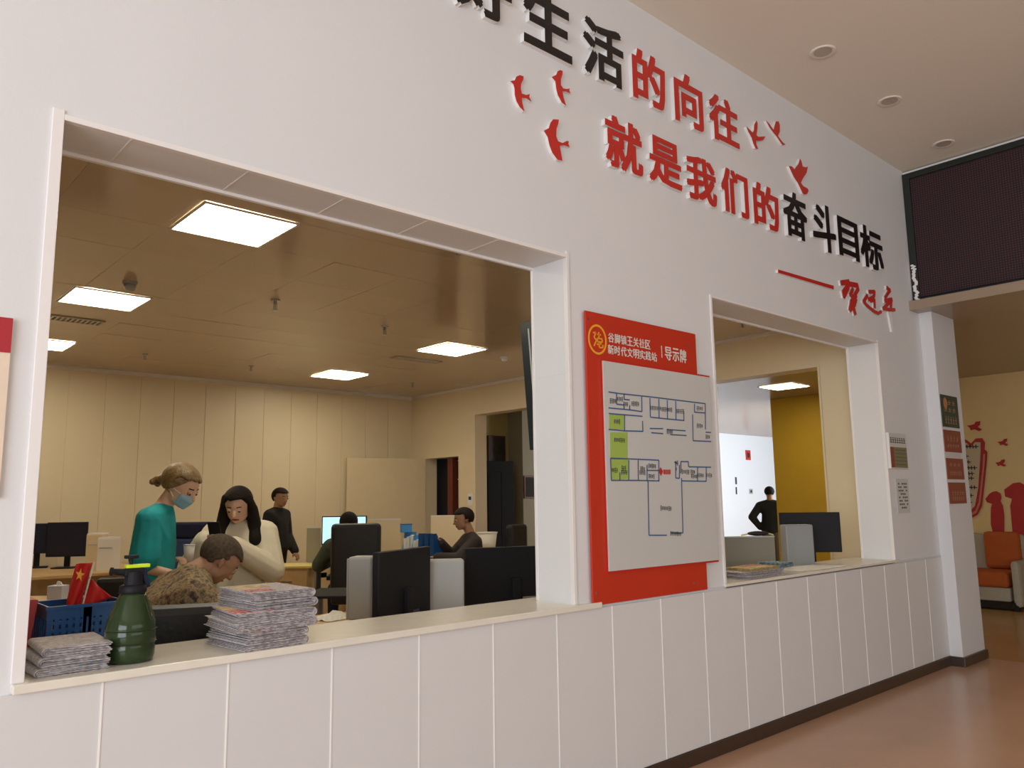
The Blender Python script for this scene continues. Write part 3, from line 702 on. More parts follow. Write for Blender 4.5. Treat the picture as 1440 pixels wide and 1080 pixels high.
def V3(*a): return Vector(a)
def person(label, loc, yaw, J, P):
    """J: joints in local metres (x right, y forward, z up from the feet). P: look"""
    root = empty('person', loc, yaw, label, 'person')
    vox = P.get('vox', .009); b = P.get('build', 1.)
    hd = Vector(J['head']); R = Matrix.Rotation(J.get('hyaw', 0), 3, 'Z') @ Matrix.Rotation(J.get('hpitch', 0), 3, 'X') @ Matrix.Rotation(J.get('hroll', 0), 3, 'Y')
    k = P.get('headscale', 1.)
    H = lambda x, y, z: hd + R @ Vector((x*k, y*k, z*k))
    g = []
    g.append([(H(0, -.018, .03), .080*k), (H(0, .02, .035), .074*k), (H(0, -.005, .045), .076*k)])
    g.append([(H(0, .035, .0), .062*k), (H(0, .055, -.065), .028*k), (H(.03, .02, -.045), .034*k), (H(-.03, .02, -.045), .034*k), (H(0, .03, .04), .066*k)])
    g.append([(H(0, .094, .012), .008*k), (H(0, .108, -.018), .0125*k)]); g.append([(H(.012, .098, -.022), .008*k)]); g.append([(H(-.012, .098, -.022), .008*k)])
    for s in (1, -1): g.append([(H(.080*s, -.008, .012), .012*k), (H(.078*s, 0, -.015), .009*k), (H(.082*s, -.018, .018), .010*k)])
    nk = Vector(J['neck']); g.append([(H(0, -.02, -.03), .052*b), (nk, .056*b)])
    ch, hp = Vector(J['chest']), Vector(J['hip'])
    sh = {1: Vector(J['shR']), -1: Vector(J['shL'])}
    g.append([(sh[1], .05*b), (sh[-1], .05*b), (nk, .05*b), (ch, (.125*b, .095*b, .10))])
    g.append([(ch, (.130*b, .098*b, .10)), (hp, (.135*b, .10*b, .09))])
    arm = {}
    for s, t_ in ((1, 'R'), (-1, 'L')):
        el, ha = Vector(J['el'+t_]), Vector(J['ha'+t_]); arm[s] = (el, ha)
        g.append([(sh[s], .048*b), (el, .036*b)]); g.append([(el, .036*b), (ha, .024*b)])
        fd = Vector(J.get('fd'+t_, (ha-el).normalized())); fd.normalize()
        pn = Vector(J.get('pn'+t_, (0, 0, -1))); pn = (pn - fd*pn.dot(fd)).normalized(); sd_ = fd.cross(pn)*s
        palm = ha+fd*.075
        g.append([(ha+fd*.012, .02), (palm+sd_*.026, .013), (palm-sd_*.026, .012)])
        for i, ln_ in enumerate((.068, .076, .070, .054)):
            o_ = (i-1.5)*-.0185
            a = palm+sd_*o_; c1 = a+(fd*.85+pn*.35)*ln_*.5; c2 = c1+(fd*.55+pn*.85).normalized()*ln_*.5
            g.append([(a, .0092), (c1, .0085)]); g.append([(c1, .0085), (c2, .0072)])
        tb = ha+fd*.03+sd_*.03; t1_ = tb+(fd*.6+sd_*.6+pn*.3).normalized()*.04; t2_ = t1_+(fd*.9+pn*.5).normalized()*.03
        g.append([(ha+fd*.02, .016), (tb, .013)]); g.append([(tb, .012), (t1_, .0105)]); g.append([(t1_, .010), (t2_, .0085)])
    legs = []
    for s, t_ in ((1, 'R'), (-1, 'L')):
        hj = hp+Vector((.085*s, 0, -.03)); kn, an = Vector(J['kn'+t_]), Vector(J['an'+t_]); legs.append((hj, kn, an))
        g.append([(hj, .082*b), (kn, .052*b)]); g.append([(kn, .052*b), (an, .036*b)])
        ff = Vector(J.get('foot', (0, 1, 0))); g.append([(an+Vector((0, 0, -.03)), .034), (an+ff*.15+Vector((0, 0, -.045)), .028)])
    body = link('body', hull_blob(g, vox, 3), P['skin'], root)
    # clothing, grown a little over the body
    e = P.get('ease', .016)
    top = [[(sh[1], .05*b+e), (sh[-1], .05*b+e), (nk-Vector((0, 0, .035)), .045*b+e), (ch, (.125*b+e, .095*b+e, .10))],
           [(ch, (.130*b+e, .098*b+e, .10)), (hp+Vector((0, 0, P.get('hem', 0.))), (.135*b+e*1.7, .10*b+e*1.7, .10))]]
    if P.get('collar'): top.append([(nk+Vector((0, 0, -.01)), .062*b), (nk-Vector((0, 0, .04)), .075*b)])
    for s in (1, -1):
        el, ha = arm[s]; sl = P.get('sleeve', 1.)
        if sl >= 1: top.append([(sh[s], .048*b+e), (el, .036*b+e*1.2)]); top.append([(el, .036*b+e*1.2), (el.lerp(ha, .96), .026*b+e)])
        else: top.append([(sh[s], .048*b+e), (sh[s].lerp(el, sl), .046*b+e*1.6)])
    link(P.get('topname', 'jacket'), hull_blob(top, vox, 3), P['top'], root)
    tr_ = [[(hp+Vector((0, 0, .02)), (.135*b+.008, .10*b+.008, .09))]]
    for hj, kn, an in legs: tr_ += [[(hj, .082*b+.012), (kn, .052*b+.014)], [(kn, .052*b+.014), (an+Vector((0, 0, .03)), .04*b+.014)], [(hj, .085*b), (hp, .10*b)]]
    link('trousers', hull_blob(tr_, vox*1.3, 3), P['bottom'], root)
    for hj, kn, an in legs:
        ff = Vector(J.get('foot', (0, 1, 0)))
        link('shoe', hull_blob([[(an+Vector((0, 0, -.035)), .043), (an+ff*.155+Vector((0, 0, -.05)), .036)]], .011, 2), 'darkcloth', root)
    # face
    f_ = MB()
    for s in (1, -1): f_.ball(H(.031*s, .084, .011), .0115*k, 10)
    eyes = obj('eyes', f_, 'eye', root, smooth=True)
    f_ = MB()
    for s in (1, -1): f_.ball(H(.031*s, .0915, .009), .006*k, 10)
    obj('pupils', f_, 'hairdark', eyes, smooth=True)
    for s in (1, -1):
        obj('eyebrow', MB().rod(H(.016*s, .092, .036), H(.046*s, .081, .037), .0035*k, .0025*k, 8), 'hairdark', root, smooth=True)
        obj('eyelid', MB().ball(H(.031*s, .0855, .0165), (.0135*k, .011*k, .0095*k), 10), P['skin'], root, smooth=True)
    f_ = MB().rod(H(-.022, .080, -.052), H(0, .088, -.050), .004*k, .0065*k, 8).rod(H(.022, .080, -.052), H(0, .088, -.050), .004*k, .0065*k, 8)
    obj('mouth', f_, 'lip', root, smooth=True)
    # hair cap
    bm = bmesh.new(); bmesh.ops.create_icosphere(bm, subdivisions=4, radius=1)
    bmesh.ops.transform(bm, matrix=Matrix.Diagonal((.089, .108, .094, 1)), verts=bm.verts[:])
    bmesh.ops.transform(bm, matrix=Matrix.Translation((0, -.008, .038)), verts=bm.verts[:])
    hl = P.get('hairline', .065); low = P.get('hairlow', -.03)
    kill = [v for v in bm.verts if (v.co.y > .015 and v.co.z < hl) or v.co.z < low or (v.co.y > -.03 and v.co.z < .012 and P.get('hair') == 'short')]
    bmesh.ops.delete(bm, geom=kill, context='VERTS')
    for v in bm.verts: v.co *= P.get('hairscale', 1.); v.co = H(v.co.x, v.co.y, v.co.z)
    me = bpy.data.meshes.new('hair'); bm.to_mesh(me); bm.free()
    hair = link('hair', me, P['haircol'], root, smooth=True)
    so = hair.modifiers.new('thick', 'SOLIDIFY'); so.thickness = .012; so.offset = 0
    if P.get('hair') == 'long':
        gg = []
        for s in (1, -1):
            gg.append([(H(.068*s, .012, .07), .032), (H(.088*s, -.005, -.02), .038)]); gg.append([(H(.088*s, -.005, -.02), .040), (sh[s]*.66+nk*.34+Vector((0, .05, .0)), .052)])
            gg.append([(sh[s]*.66+nk*.34+Vector((0, .05, 0)), .052), (sh[s]*.72+ch*.28+Vector((.0, .09, .0)), .046)])
            gg.append([(H(.02*s, .05, .105), .02), (H(.074*s, .03, .055), .022)])
        gg.append([(H(0, -.06, .0), .06), (nk+Vector((0, -.04, -.05)), .07)])
        link('long_hair', hull_blob(gg, .009, 4), P['haircol'], root)
    if P.get('hair') == 'bun':
        gg = [[(H(0, -.09, .01), .035), (H(0, -.125, -.02), .030)], [(H(0, -.14, -.03), .030)], [(H(.015, -.15, -.045), .022)], [(H(-.015, -.135, -.05), .02)]]
        gg += [[(H(.072*s, .03, .05), .020), (H(.085*s, -.01, .0), .018)] for s in (1, -1)] + [[(H(.078*s, 0, .02), .022), (H(.03*s, -.10, .0), .028)] for s in (1, -1)]
        gg += [[(H(.0, .055, .102), .016), (H(.060*s, .045, .062), .014)] for s in (1, -1)]
        link('hair_bun', hull_blob(gg, .007, 2), P['haircol'], root)
    if P.get('mask'):
        gg = [[(H(0, .092, -.012), .018), (H(.045, .062, -.018), .018), (H(-.045, .062, -.018), .018), (H(0, .075, -.075), .018), (H(.035, .045, -.06), .02), (H(-.035, .045, -.06), .02), (H(0, .098, -.03), .02)]]
        mk_ = link('face_mask', hull_blob(gg, .005, 2), 'mask', root)
        lp = MB()
        for s in (1, -1): lp.rod(H(.058*s, .055, -.005), H(.086*s, -.01, .01), .002).rod(H(.05*s, .045, -.055), H(.086*s, -.012, .0), .002)
        obj('ear_loop', lp, 'white', mk_)
    return root, H
def wyaw(dx, dy): return math.atan2(-dx, dy)     # yaw so that local +Y points to (dx,dy)
cr = Vector((math.cos(YAW), -math.sin(YAW))); ca = Vector((math.sin(YAW), math.cos(YAW)))  # image right, away from camera
def facing(right, away, u=720):
    y_ = YAW+math.atan((u-720)/FPX); v = Vector((math.cos(y_), -math.sin(y_)))*right+Vector((math.sin(y_), math.cos(y_)))*away
    return wyaw(v.x, v.y)

# woman in teal, bent head
p = atd(212, 800, 4.8)
J = dict(head=(0, .14, 1.545), hpitch=-.52, hyaw=-.42, hroll=.0, neck=(0, .05, 1.43), chest=(0, .02, 1.22), hip=(0, -.01, .95), shR=(.145, .0, 1.355), shL=(-.145, .03, 1.355),
         elR=(.165, -.01, 1.08), haR=(.12, .27, 1.00), elL=(-.2, .0, 1.08), haL=(-.12, .09, 1.10), knR=(.09, .03, .5), knL=(-.09, .03, .5), anR=(.09, 0, .085), anL=(-.09, 0, .085))
teal, _h = person('standing woman in a loose teal T-shirt and blue face mask, looking down', (p.x, p.y, FO), facing(.97, -.18, 212), J,
       dict(skin='skin', top='teal', bottom='navy', hair='bun', haircol='hairblond', mask=True, ease=.030, sleeve=.80, build=.92, topname='tshirt', hem=-.02, vox=.008, headscale=1.13, hairline=.075))
# woman with phone
p = atd(336, 800, 5.5)
J = dict(head=(0, .09, 1.42), hpitch=-.42, hyaw=-.05, neck=(0, 0, 1.30), chest=(0, .01, 1.10), hip=(0, 0, .85), shR=(.17, 0, 1.235), shL=(-.17, 0, 1.235),
         elR=(.29, .12, 1.02), haR=(.17, .25, 1.21), elL=(-.24, .09, .99), haL=(-.01, .27, 1.17), fdR=(-.55, .35, .3), fdL=(.6, .4, .3), knR=(.08, .02, .45), knL=(-.08, .02, .45), anR=(.08, 0, .085), anL=(-.08, 0, .085))
w2, H2 = person('standing woman with long black hair in a cream jacket, looking at her phone', (p.x, p.y, FO), facing(-.22, -1, 336), J,
       dict(skin='skin', top='whitecloth', bottom='bluejean', hair='long', haircol='hairdark', ease=.045, build=.95, vox=.008, hairline=.08, hem=-.08, headscale=1.06))
q = w2.matrix_basis @ Vector((.09, .335, 1.27))
ph = empty('smartphone', q, w2.rotation_euler.z, 'dark smartphone held by the woman in the cream jacket', 'phone')
o = obj('case', MB().box(-.038, .038, -.005, .005, -.075, .075), 'blackplastic', ph, bevel=.003); o.rotation_euler = (-.7, 0, 0)
o2 = obj('glass', MB().box(-.034, .034, -.0065, -.0055, -.07, .07), 'screenoff', ph); o2.rotation_euler = (-.7, 0, 0)
# camouflage man, bent over a desk
p = atd(190, 900, 4.05)
J = dict(head=(.0, .41, 1.13), hpitch=-.75, hroll=.15, neck=(0, .28, 1.07), chest=(0, .15, .90), hip=(0, -.04, .55), shR=(.19, .22, .97), shL=(-.19, .22, .97),
         elR=(.27, .38, .74), haR=(.15, .60, .79), elL=(-.27, .38, .74), haL=(-.12, .60, .79), knR=(.13, .40, .50), knL=(-.13, .40, .50), anR=(.13, .42, .085), anL=(-.13, .42, .085))
person('seated man with cropped hair in a camouflage jacket, hunched forward in a black chair', (p.x, p.y, FO), facing(.93, .30, 212), J,
       dict(skin='skindark', top='camo', bottom='camo', hair='short', haircol='hairshort', ease=.045, build=1.20, collar=True, vox=.008, hairline=.07, hairlow=-.035, headscale=1.12, hairscale=.965))
# far man in black, standing
p = atd(388, 790, 10.3)
J = dict(head=(0, .04, 1.50), hpitch=-.1, hyaw=-.3, neck=(0, 0, 1.37), chest=(0, 0, 1.16), hip=(0, 0, .88), shR=(.18, 0, 1.29), shL=(-.18, 0, 1.29),
         elR=(.22, -.03, 1.02), haR=(.20, .14, .82), elL=(-.22, .02, 1.02), haL=(-.16, .18, .82), knR=(.09, 0, .48), knL=(-.09, 0, .48), anR=(.09, 0, .085), anL=(-.09, 0, .085))
person('standing man in black near the far wall, head turned to the right', (p.x, p.y, FO), facing(.80, -.50, 388), J,
       dict(skin='skindark', top='darkcloth', bottom='darkcloth', hair='short', haircol='hairdark', ease=.03, build=1.08, collar=True, vox=.012, headscale=1.1))
# man at the screen, seen from behind
SITJ = dict(head=(0, .06, 1.20), hpitch=-.08, neck=(0, 0, 1.06), chest=(0, -.01, .86), hip=(0, -.04, .55), shR=(.19, 0, .98), shL=(-.19, 0, .98),
         elR=(.26, .10, .76), haR=(.16, .36, .80), elL=(-.30, .12, .78), haL=(-.16, .38, .80), knR=(.12, .40, .50), knL=(-.12, .40, .50), anR=(.12, .42, .085), anL=(-.12, .42, .085))
p = atd(490, 800, 8.5)
person('seated man seen from behind at the lit computer screen, in a dark green jacket', (p.x, p.y, FO), facing(-.10, 1, 490), SITJ,
       dict(skin='skindark', top='greenjacket', bottom='navy', hair='short', haircol='hairdark', ease=.035, build=1.05, vox=.012, hairlow=-.05, headscale=1.05))
# man in profile on the right
J = dict(SITJ); J.update(hpitch=-.15, head=(0, .08, 1.22), elR=(.25, .16, .80), haR=(.10, .34, .98), elL=(-.24, .20, .80), haL=(-.08, .40, .82))
p = atd(662, 800, 9.0)
person('seated man in profile in a dark brown jacket, hand to his chin', (p.x, p.y, FO), facing(-.97, -.25, 662), J,
       dict(skin='skindark', top='brownjacket', bottom='navy', hair='short', haircol='hairdark', ease=.035, build=1.05, vox=.012, headscale=1.1, collar=True))
# man beyond the small opening
p = atd(1086, 760, 15.0)
J = dict(head=(0, .03, 1.62), hpitch=-.1, neck=(0, 0, 1.48), chest=(0, 0, 1.26), hip=(0, 0, .95), shR=(.19, 0, 1.39), shL=(-.19, 0, 1.39),
         elR=(.34, -.08, 1.18), haR=(.20, .0, .98), fdR=(-1, .2, -.2), elL=(-.34, -.08, 1.18), haL=(-.20, 0, .98), fdL=(1, .2, -.2), knR=(.10, 0, .5), knL=(-.10, 0, .5), anR=(.10, 0, .085), anL=(-.10, 0, .085))
person('distant man in a black top with hands on hips, half hidden by the yellow wall', (p.x, p.y, 0), facing(.3, .95), J,
       dict(skin='skindark', top='darkcloth', bottom='greycloth', hair='short', haircol='hairdark', ease=.03, build=1.05, vox=.013))

# ================================================================ FURNITURE
def office_chair(loc, yaw, label, w_=.56, zt=1.22, seatm='leather', armm='blackplastic', group=None):
    r = empty('office_chair', loc, yaw, label, 'chair', group)
    h = w_/2
    bm_ = MB().box(-h, h, -.33, -.23, .52, zt); o = obj('backrest', bm_, 'leather', r, bevel=.04)
    o = obj('seat', MB().box(-h, h, -.25, .26, .42, .52), seatm, r, bevel=.035)
    for s in (-1, 1):
        obj('armrest', MB().box(s*h-.03+s*.02, s*h+.03+s*.02, -.18, .16, .66, .70).rod((s*(h+.02), .1, .48), (s*(h+.02), .1, .67), .014).rod((s*(h+.02), .1, .48), (s*(h-.05), .1, .46), .014), armm, r, bevel=.006)
    obj('gas_column', MB().rod((0, 0, .12), (0, 0, .43), .025), 'metal', r)
    for i in range(5):
        a = 2*PI*i/5+.3; c, s_ = math.cos(a), math.sin(a)
        l = obj('leg', MB().rod((0, 0, .13), (c*.30, s_*.30, .085), .022, .014), armm, r)
        obj('caster', MB().rod((c*.30-s_*.02, s_*.30+c*.02, .03), (c*.30+s_*.02, s_*.30-c*.02, .03), .03), 'blackplastic', l)
    return r
def loc_d(u, v, d, z=FO): p = atd(u, v, d); return (p.x, p.y, z)
p = atd(268, 900, 3.72); yw = facing(.05, 1, 262)
office_chair((p.x, p.y, FO), yw, 'wide black leather chair of the man in camouflage, just behind the counter', .54, 1.01)
p = atd(503, 800, 8.3)
office_chair((p.x, p.y, FO), facing(-.12, 1), 'high-backed black leather chair of the man at the lit screen', .50, 1.23)
p = atd(700, 790, 8.9)
office_chair((p.x, p.y, FO), facing(-.6, .5), 'empty black chair with an orange seat at the far right of the office', .30, 1.18, 'orange')
p = atd(147, 840, 6.9)
office_chair((p.x, p.y, FO), facing(.2, -1), 'low dark green rounded chair back behind the red flags', .30, .80)
p = atd(30, 830, 5.0)
office_chair((p.x, p.y, FO), facing(-.3, 1), 'black chair at the left edge of the large opening', .42, .88)

def desk(x0, x1, y0, y1, label, z=.87, m='wood', side='cream', rz=0):
    cx, cy = (x0+x1)/2, (y0+y1)/2; a, b = (x1-x0)/2, (y1-y0)/2
    r = empty('office_desk', (cx, cy, FO), rz, label, 'desk', None)
    z -= FO
    boxo('desktop', -a, a, -b, b, z-.03, z, m, r, .003)
    for s in (-1, 1): boxo('side_panel', s*a-(.03 if s > 0 else 0), s*a+(0 if s > 0 else .03), -b+.03, b-.03, 0, z-.031, side, r)
    boxo('modesty_panel', -a+.03, a-.03, -.01, .01, .25, z-.031, side, r)
    return r
desk(1.95, 4.45, .46, 1.62, 'oak topped desk along the counter under the near monitors')
desk(-.2, 1.0, .46, 1.02, 'oak topped desk right behind the sill, carrying the blue basket')
desk(5.05, 7.4, .46, 1.25, 'oak topped desk behind the small opening')
desk(.2, 3.1, 6.2, 7.6, 'far left oak desk with two dark monitors')
desk(3.1, 3.8, 5.3, 5.85, 'oak desk left of the lit screen, before the far wall')
desk(4.95, 6.2, 5.45, 6.25, 'oak desk of the man at the lit screen')
desk(5.35, 6.25, 4.75, 5.43, 'oak desk with blue file holders and books')
# drawer cabinet (wood) left of exec chair
p = atd(412, 790, 9.0)
cab = empty('drawer_cabinet', (p.x, p.y, FO), facing(0, 1), 'oak drawer cabinet in front of the man in black', 'cabinet')
boxo('carcass', -.24, .24, -.22, .22, 0, .73, 'wood', cab, .003)
for i in range(3):
    d = boxo('drawer', -.225, .225, -.238, -.2205, .04+i*.225, .245+i*.225, 'wood', cab, .003)
    boxo('drawer_handle', -.06, .06, -.25, -.2385, .13+i*.225, .145+i*.225, 'metal', d)
boxo('cabinet_top', -.28, .30, -.25, .25, .731, .755, 'yellowpaper', cab, .003)
p = atd(368, 810, 7.4)
cab = empty('side_cabinet', (p.x, p.y, FO), facing(0.1, 1), 'tall cream side cabinet behind the woman in the cream jacket', 'cabinet')
boxo('carcass', -.14, .14, -.2, .2, 0, .66, 'cream', cab, .003)
boxo('cabinet_door', -.13, .13, -.215, -.2005, .02, .64, 'cream', cab, .002)
boxo('cabinet_top', -.16, .18, -.22, .21, .661, .685, 'wood', cab, .002)

def monitor(loc, yaw, label, w_=.54, h_=.32, zc=.30, front='screenoff', back='blackplastic', stand=True, group=None, mark=False):
    """local +Y is the screen side"""
    r = empty('computer_monitor', loc, yaw, label, 'monitor', group)
    obj('housing', MB().box(-w_/2, w_/2, -.03, .012, zc-h_/2, zc+h_/2), back, r, bevel=.006)
    boxo('display', -w_/2+.012, w_/2-.012, .0125, .0145, zc-h_/2+.018, zc+h_/2-.012, front, r)
    if stand:
        obj('stand', MB().box(-.03, .03, -.06, -.031, .015, zc), 'blackplastic', r, bevel=.003)
        obj('foot', MB().box(-.12, .12, -.10, .09, 0, .014), 'blackplastic', r, bevel=.004)
    if mark:
        obj('port_cluster', MB().box(.05, .15, -.034, -.0305, zc-h_/2+.05, zc-h_/2+.075), mark, r)
    return r
def dirang(vx, vy): return math.atan2(vy, vx)
# near monitors: seen from behind
p = atd(565, 780, 4.5); a1_ = math.radians(27)
mb1 = mat('blue_grey_mark', (.03, .05, .16), .4)
monitor((p.x, p.y, .871), a1_+0, 'black monitor seen from behind, left of the near pair, angled beside a grey case', .60, .42, 1.295-.871-.21, mark=mb1)
p = atd(722, 780, 5.3)
monitor((p.x, p.y, .871), math.radians(-20), 'wide black monitor seen from behind, right of the near pair', .70, .40, 1.255-.871-.20, mark='metal')
def tower(loc, yaw, w_, d_, h_, label, m='grey'):
    r = empty('computer_case', loc, yaw, label, 'computer')
    obj('shell', MB().box(-w_/2, w_/2, -d_/2, d_/2, .008, h_), m, r, bevel=.012)
    obj('front_bezel', MB().box(-w_/2+.01, w_/2-.01, d_/2+.0005, d_/2+.012, .01, h_-.01), 'grey', r, bevel=.003)
    obj('foot', MB().box(-w_/2+.02, w_/2-.02, -d_/2+.03, d_/2-.03, 0, .0079), 'blackplastic', r)
    return r
p = atd(511, 800, 4.75); tower((p.x, p.y, .871), a1_+.25, .15, .14, .37, 'narrow pale grey computer case left of the near black monitor')
p = atd(626, 800, 4.9); tower((p.x, p.y, .871), facing(0, 1)+.15, .225, .12, .335, 'wide pale grey computer case between the two near black monitors')
# small opening
p = atd(1140, 765, 6.9); monitor((p.x, p.y, .871), facing(0, 1)-.2, 'black monitor on the desk behind the small opening', .50, .34, 1.42-.871-.17)
p = atd(1121, 765, 6.5); tower((p.x, p.y, .871), facing(0, 1)+.1, .235, .12, .46, 'pale grey computer case in front of the black monitor in the small opening', mat('mid_grey_metal', (.26, .27, .27), .4))
p = atd(1052, 780, 6.2)
pn = empty('desk_partition', (p.x, p.y, .871), facing(0, 1)+.02, 'low grey-green desk partition seen through the small opening', 'partition')
boxo('panel', -.19, .21, -.015, .015, .01, .375, mat('grey_green_laminate', (.22, .21, .165), .5), pn, .002)
boxo('top_rail', -.19, .21, -.02, .02, .376, .385, 'grey', pn); boxo('clamp_foot', -.1, .1, -.04, .04, 0, .009, 'metal', pn)
p = atd(1066, 754, 6.25)
bg = empty('shoulder_bag', (p.x, p.y, 1.257), facing(0, 1), 'dark bag lying on top of the desk partition in the small opening', 'bag')
obj('bag_body', MB().ball((0, 0, .018), (.085, .045, .019), 14), 'leather', bg, smooth=True); obj('strap', MB().rod((-.08, 0, .015), (-.13, .0, .006), .006).rod((.07, 0, .02), (.12, 0, .006), .005), 'yellowpaper', bg)
# far-left monitors
p = atd(93, 775, 9.0)
monitor((p.x, p.y, .871), facing(-.12, 1)+PI, 'dark blue monitor facing the counter on the far left desk', .43, .385, .32)
p = atd(52, 775, 9.1)
monitor((p.x, p.y, .871), facing(-.5, 1)+PI, 'black monitor at the left edge of the far left desk', .36, .34, .33)
# blue chair/monitor behind the women
p = atd(268, 790, 6.5)
bc = empty('office_chair', (p.x, p.y, FO), facing(0, 1), 'slate blue cloth chair with a navy headrest between the two women', 'chair')
obj('backrest', MB().box(-.17, .17, -.04, .04, .55, 1.17), 'bluejean', bc, bevel=.02); obj('headrest', MB().box(-.15, .15, -.05, .05, 1.171, 1.30), 'navy', bc, bevel=.02); obj('seat', MB().box(-.18, .18, .02, .42, .42, .50), 'bluejean', bc, bevel=.02)
obj('frame', MB().rod((0, 0, .05), (0, 0, .6), .02).rod((-.2, .2, .03), (.2, .2, .03), .02).rod((0, .2, .03), (0, .2, .42), .02).rod((0, 0, .05), (0, .2, .05), .02), 'metal', bc)
q = teal.matrix_basis @ Vector((-.13, .195, 1.09))
cup = empty('paper_cup', q, 0, 'white cup held by the woman in teal', 'cup')
obj('cup_wall', MB().lathe([(.026, 0), (.034, .10)], seg=20), 'paper', cup, smooth=True); obj('rim', MB().lathe([(.036, .098), (.037, .104)], seg=20), 'paper', cup)
# lit screen
p = atd(484, 755, 9.25)
monitor((p.x, p.y, .871), facing(-.02, 1)+PI, 'wide lit computer screen glowing pale blue behind the seated man', .52, .33, .37, 'screen')
def low_partition(u, v, dep, w_, zt, label, m):
    p = atd(u, v, dep); r = empty('desk_partition', (p.x, p.y, .871), facing(0, 1), label, 'partition')
    boxo('panel', -w_/2, w_/2, -.012, .012, .01, zt-.871, m, r, .002); boxo('clamp_foot', -.06, .06, -.04, .04, 0, .009, 'metal', r)
    boxo('top_rail', -w_/2, w_/2, -.016, .016, zt-.87, zt-.86, 'trim', r)
M['frost'] = mat('frosted_grey_panel', (.42, .40, .30), .5)
low_partition(441, 760, 9.3, .16, 1.27, 'small grey partition left of the lit screen', 'frost')
low_partition(541, 755, 9.9, .40, 1.34, 'cream partition right of the lit screen', 'cream')
low_partition(636, 750, 10.2, .55, 1.37, 'cream partition behind the blue file holders', 'cream')

def file_box(u, v, dep, w_, h_, d_, z, label, m, yaw=0, cat='file holder', name='file_holder', group=None):
    p = atd(u, v, dep); r = empty(name, (p.x, p.y, z), facing(0, 1)+yaw, label, cat, group)
    obj('holder', MB().poly([(-w_/2, -d_/2, 0), (-w_/2, d_/2, 0), (-w_/2, d_/2, h_), (-w_/2, d_/2-.05, h_), (-w_/2, -d_/2, h_*.45)], (.006, 0, 0)).poly([(w_/2, -d_/2, 0), (w_/2, d_/2, 0), (w_/2, d_/2, h_), (w_/2, d_/2-.05, h_), (w_/2, -d_/2, h_*.45)], (-.006, 0, 0))
        .box(-w_/2, w_/2, d_/2-.006, d_/2, 0, h_).box(-w_/2, w_/2, -d_/2, d_/2, 0, .006).box(-w_/2, w_/2, -d_/2, -d_/2+.006, 0, h_*.45), m, r)
    for i in range(3): boxo('paper_sheaf', -w_/2+.012+i*(w_-.024)/3, -w_/2+.008+(i+1)*(w_-.024)/3, -d_/2+.02, d_/2-.01, .0065, h_*(.8+.05*i), 'paper', r)
    return r
GF = 'blue file holders on the right desk'
file_box(576, 760, 9.4, .14, .33, .24, .871, 'light blue file holder at the left end of the group', 'lblue', group=GF)
file_box(588, 760, 9.2, .12, .30, .24, .871, 'light blue file holder full of papers, second from the left', 'lblue', group=GF)
for i in range(3): file_box(598+i*8, 762, 9.1-.05*i, .06, .33, .20, .871, ('dark blue slotted file holder beside the papers', 'dark blue slotted file holder in the middle of the row', 'dark blue slotted file holder at the right end of the row')[i], 'blue', yaw=2.7, group=GF)
p = atd(624, 770, 9.1)
bk = empty('plastic_basket', (p.x, p.y, .871), facing(0, 1), 'small dark blue basket beside the man in the brown jacket', 'basket')
obj('basket_body', MB().box(-.12, .12, -.09, -.082, 0, .09).box(-.12, .12, .082, .09, 0, .09).box(-.12, -.112, -.082, .082, 0, .09).box(.112, .12, -.082, .082, 0, .09).box(-.12, .12, -.09, .09, 0, .006), mat('navy_plastic', (.01, .02, .10), .4), bk)
obj('basket_rim', MB().box(-.125, .125, -.097, -.09, .08, .092).box(-.125, .125, .09, .097, .08, .092), 'blue', bk)
p = atd(571, 738, 9.5)
bx = empty('blue_box', (p.x, p.y, 1.20), facing(0, 1)+.3, 'small blue box on top of the leftmost file holder', 'box')
obj('box_body', MB().box(-.065, .065, -.05, .05, 0, .09), 'lblue', bx, bevel=.004); boxo('lid_edge', -.067, .067, -.052, .052, .0905, .10, 'blue', bx)
def paper_pile(u, v, dep, n, w_, d_, z, label, ms, cat='papers'):
    p = atd(u, v, dep); r = empty('paper_pile', (p.x, p.y, z), facing(0, 1), label, cat)
    zc = 0
    for i in range(n):
        t = random.uniform(.006, .012); o = boxo('booklet', -w_/2, w_/2, -d_/2, d_/2, 0, t, ms[i % len(ms)], r); o.location = (random.uniform(-.01, .01), random.uniform(-.01, .01), zc); o.rotation_euler = (0, 0, random.uniform(-.12, .12)); zc += t+.0003
paper_pile(566, 770, 8.9, 6, .25, .2, .871, 'pile of yellow booklets on the right desk', ['yellowpaper', 'yellowpaper', 'paper'])
paper_pile(551, 775, 8.6, 4, .24, .2, .871, 'pile of pink and white booklets at the left end of the right desk', ['pinkpaper', 'paper'])
# white bin + cream cabinet behind the man in profile
p = atd(685, 765, 10.6)
bn = empty('waste_bin', (p.x, p.y, .87), 0, 'white tapered bin behind the man in the brown jacket', 'bin')
obj('bin_body', MB().lathe([(.10, 0), (.135, .26)], seg=24), 'paper', bn, smooth=True); obj('rim', MB().lathe([(.135, .255), (.145, .265), (.14, .275)], seg=24), 'trim', bn)
p = atd(694, 800, 10.6)
cb = empty('low_cabinet', (p.x, p.y, FO), facing(0, 1), 'low cream cabinet under the white bin', 'cabinet')
boxo('carcass', -.35, .35, -.2, .2, 0, .73, 'cream', cb); boxo('cabinet_top', -.36, .36, -.21, .21, .7305, .749, 'wood', cb)
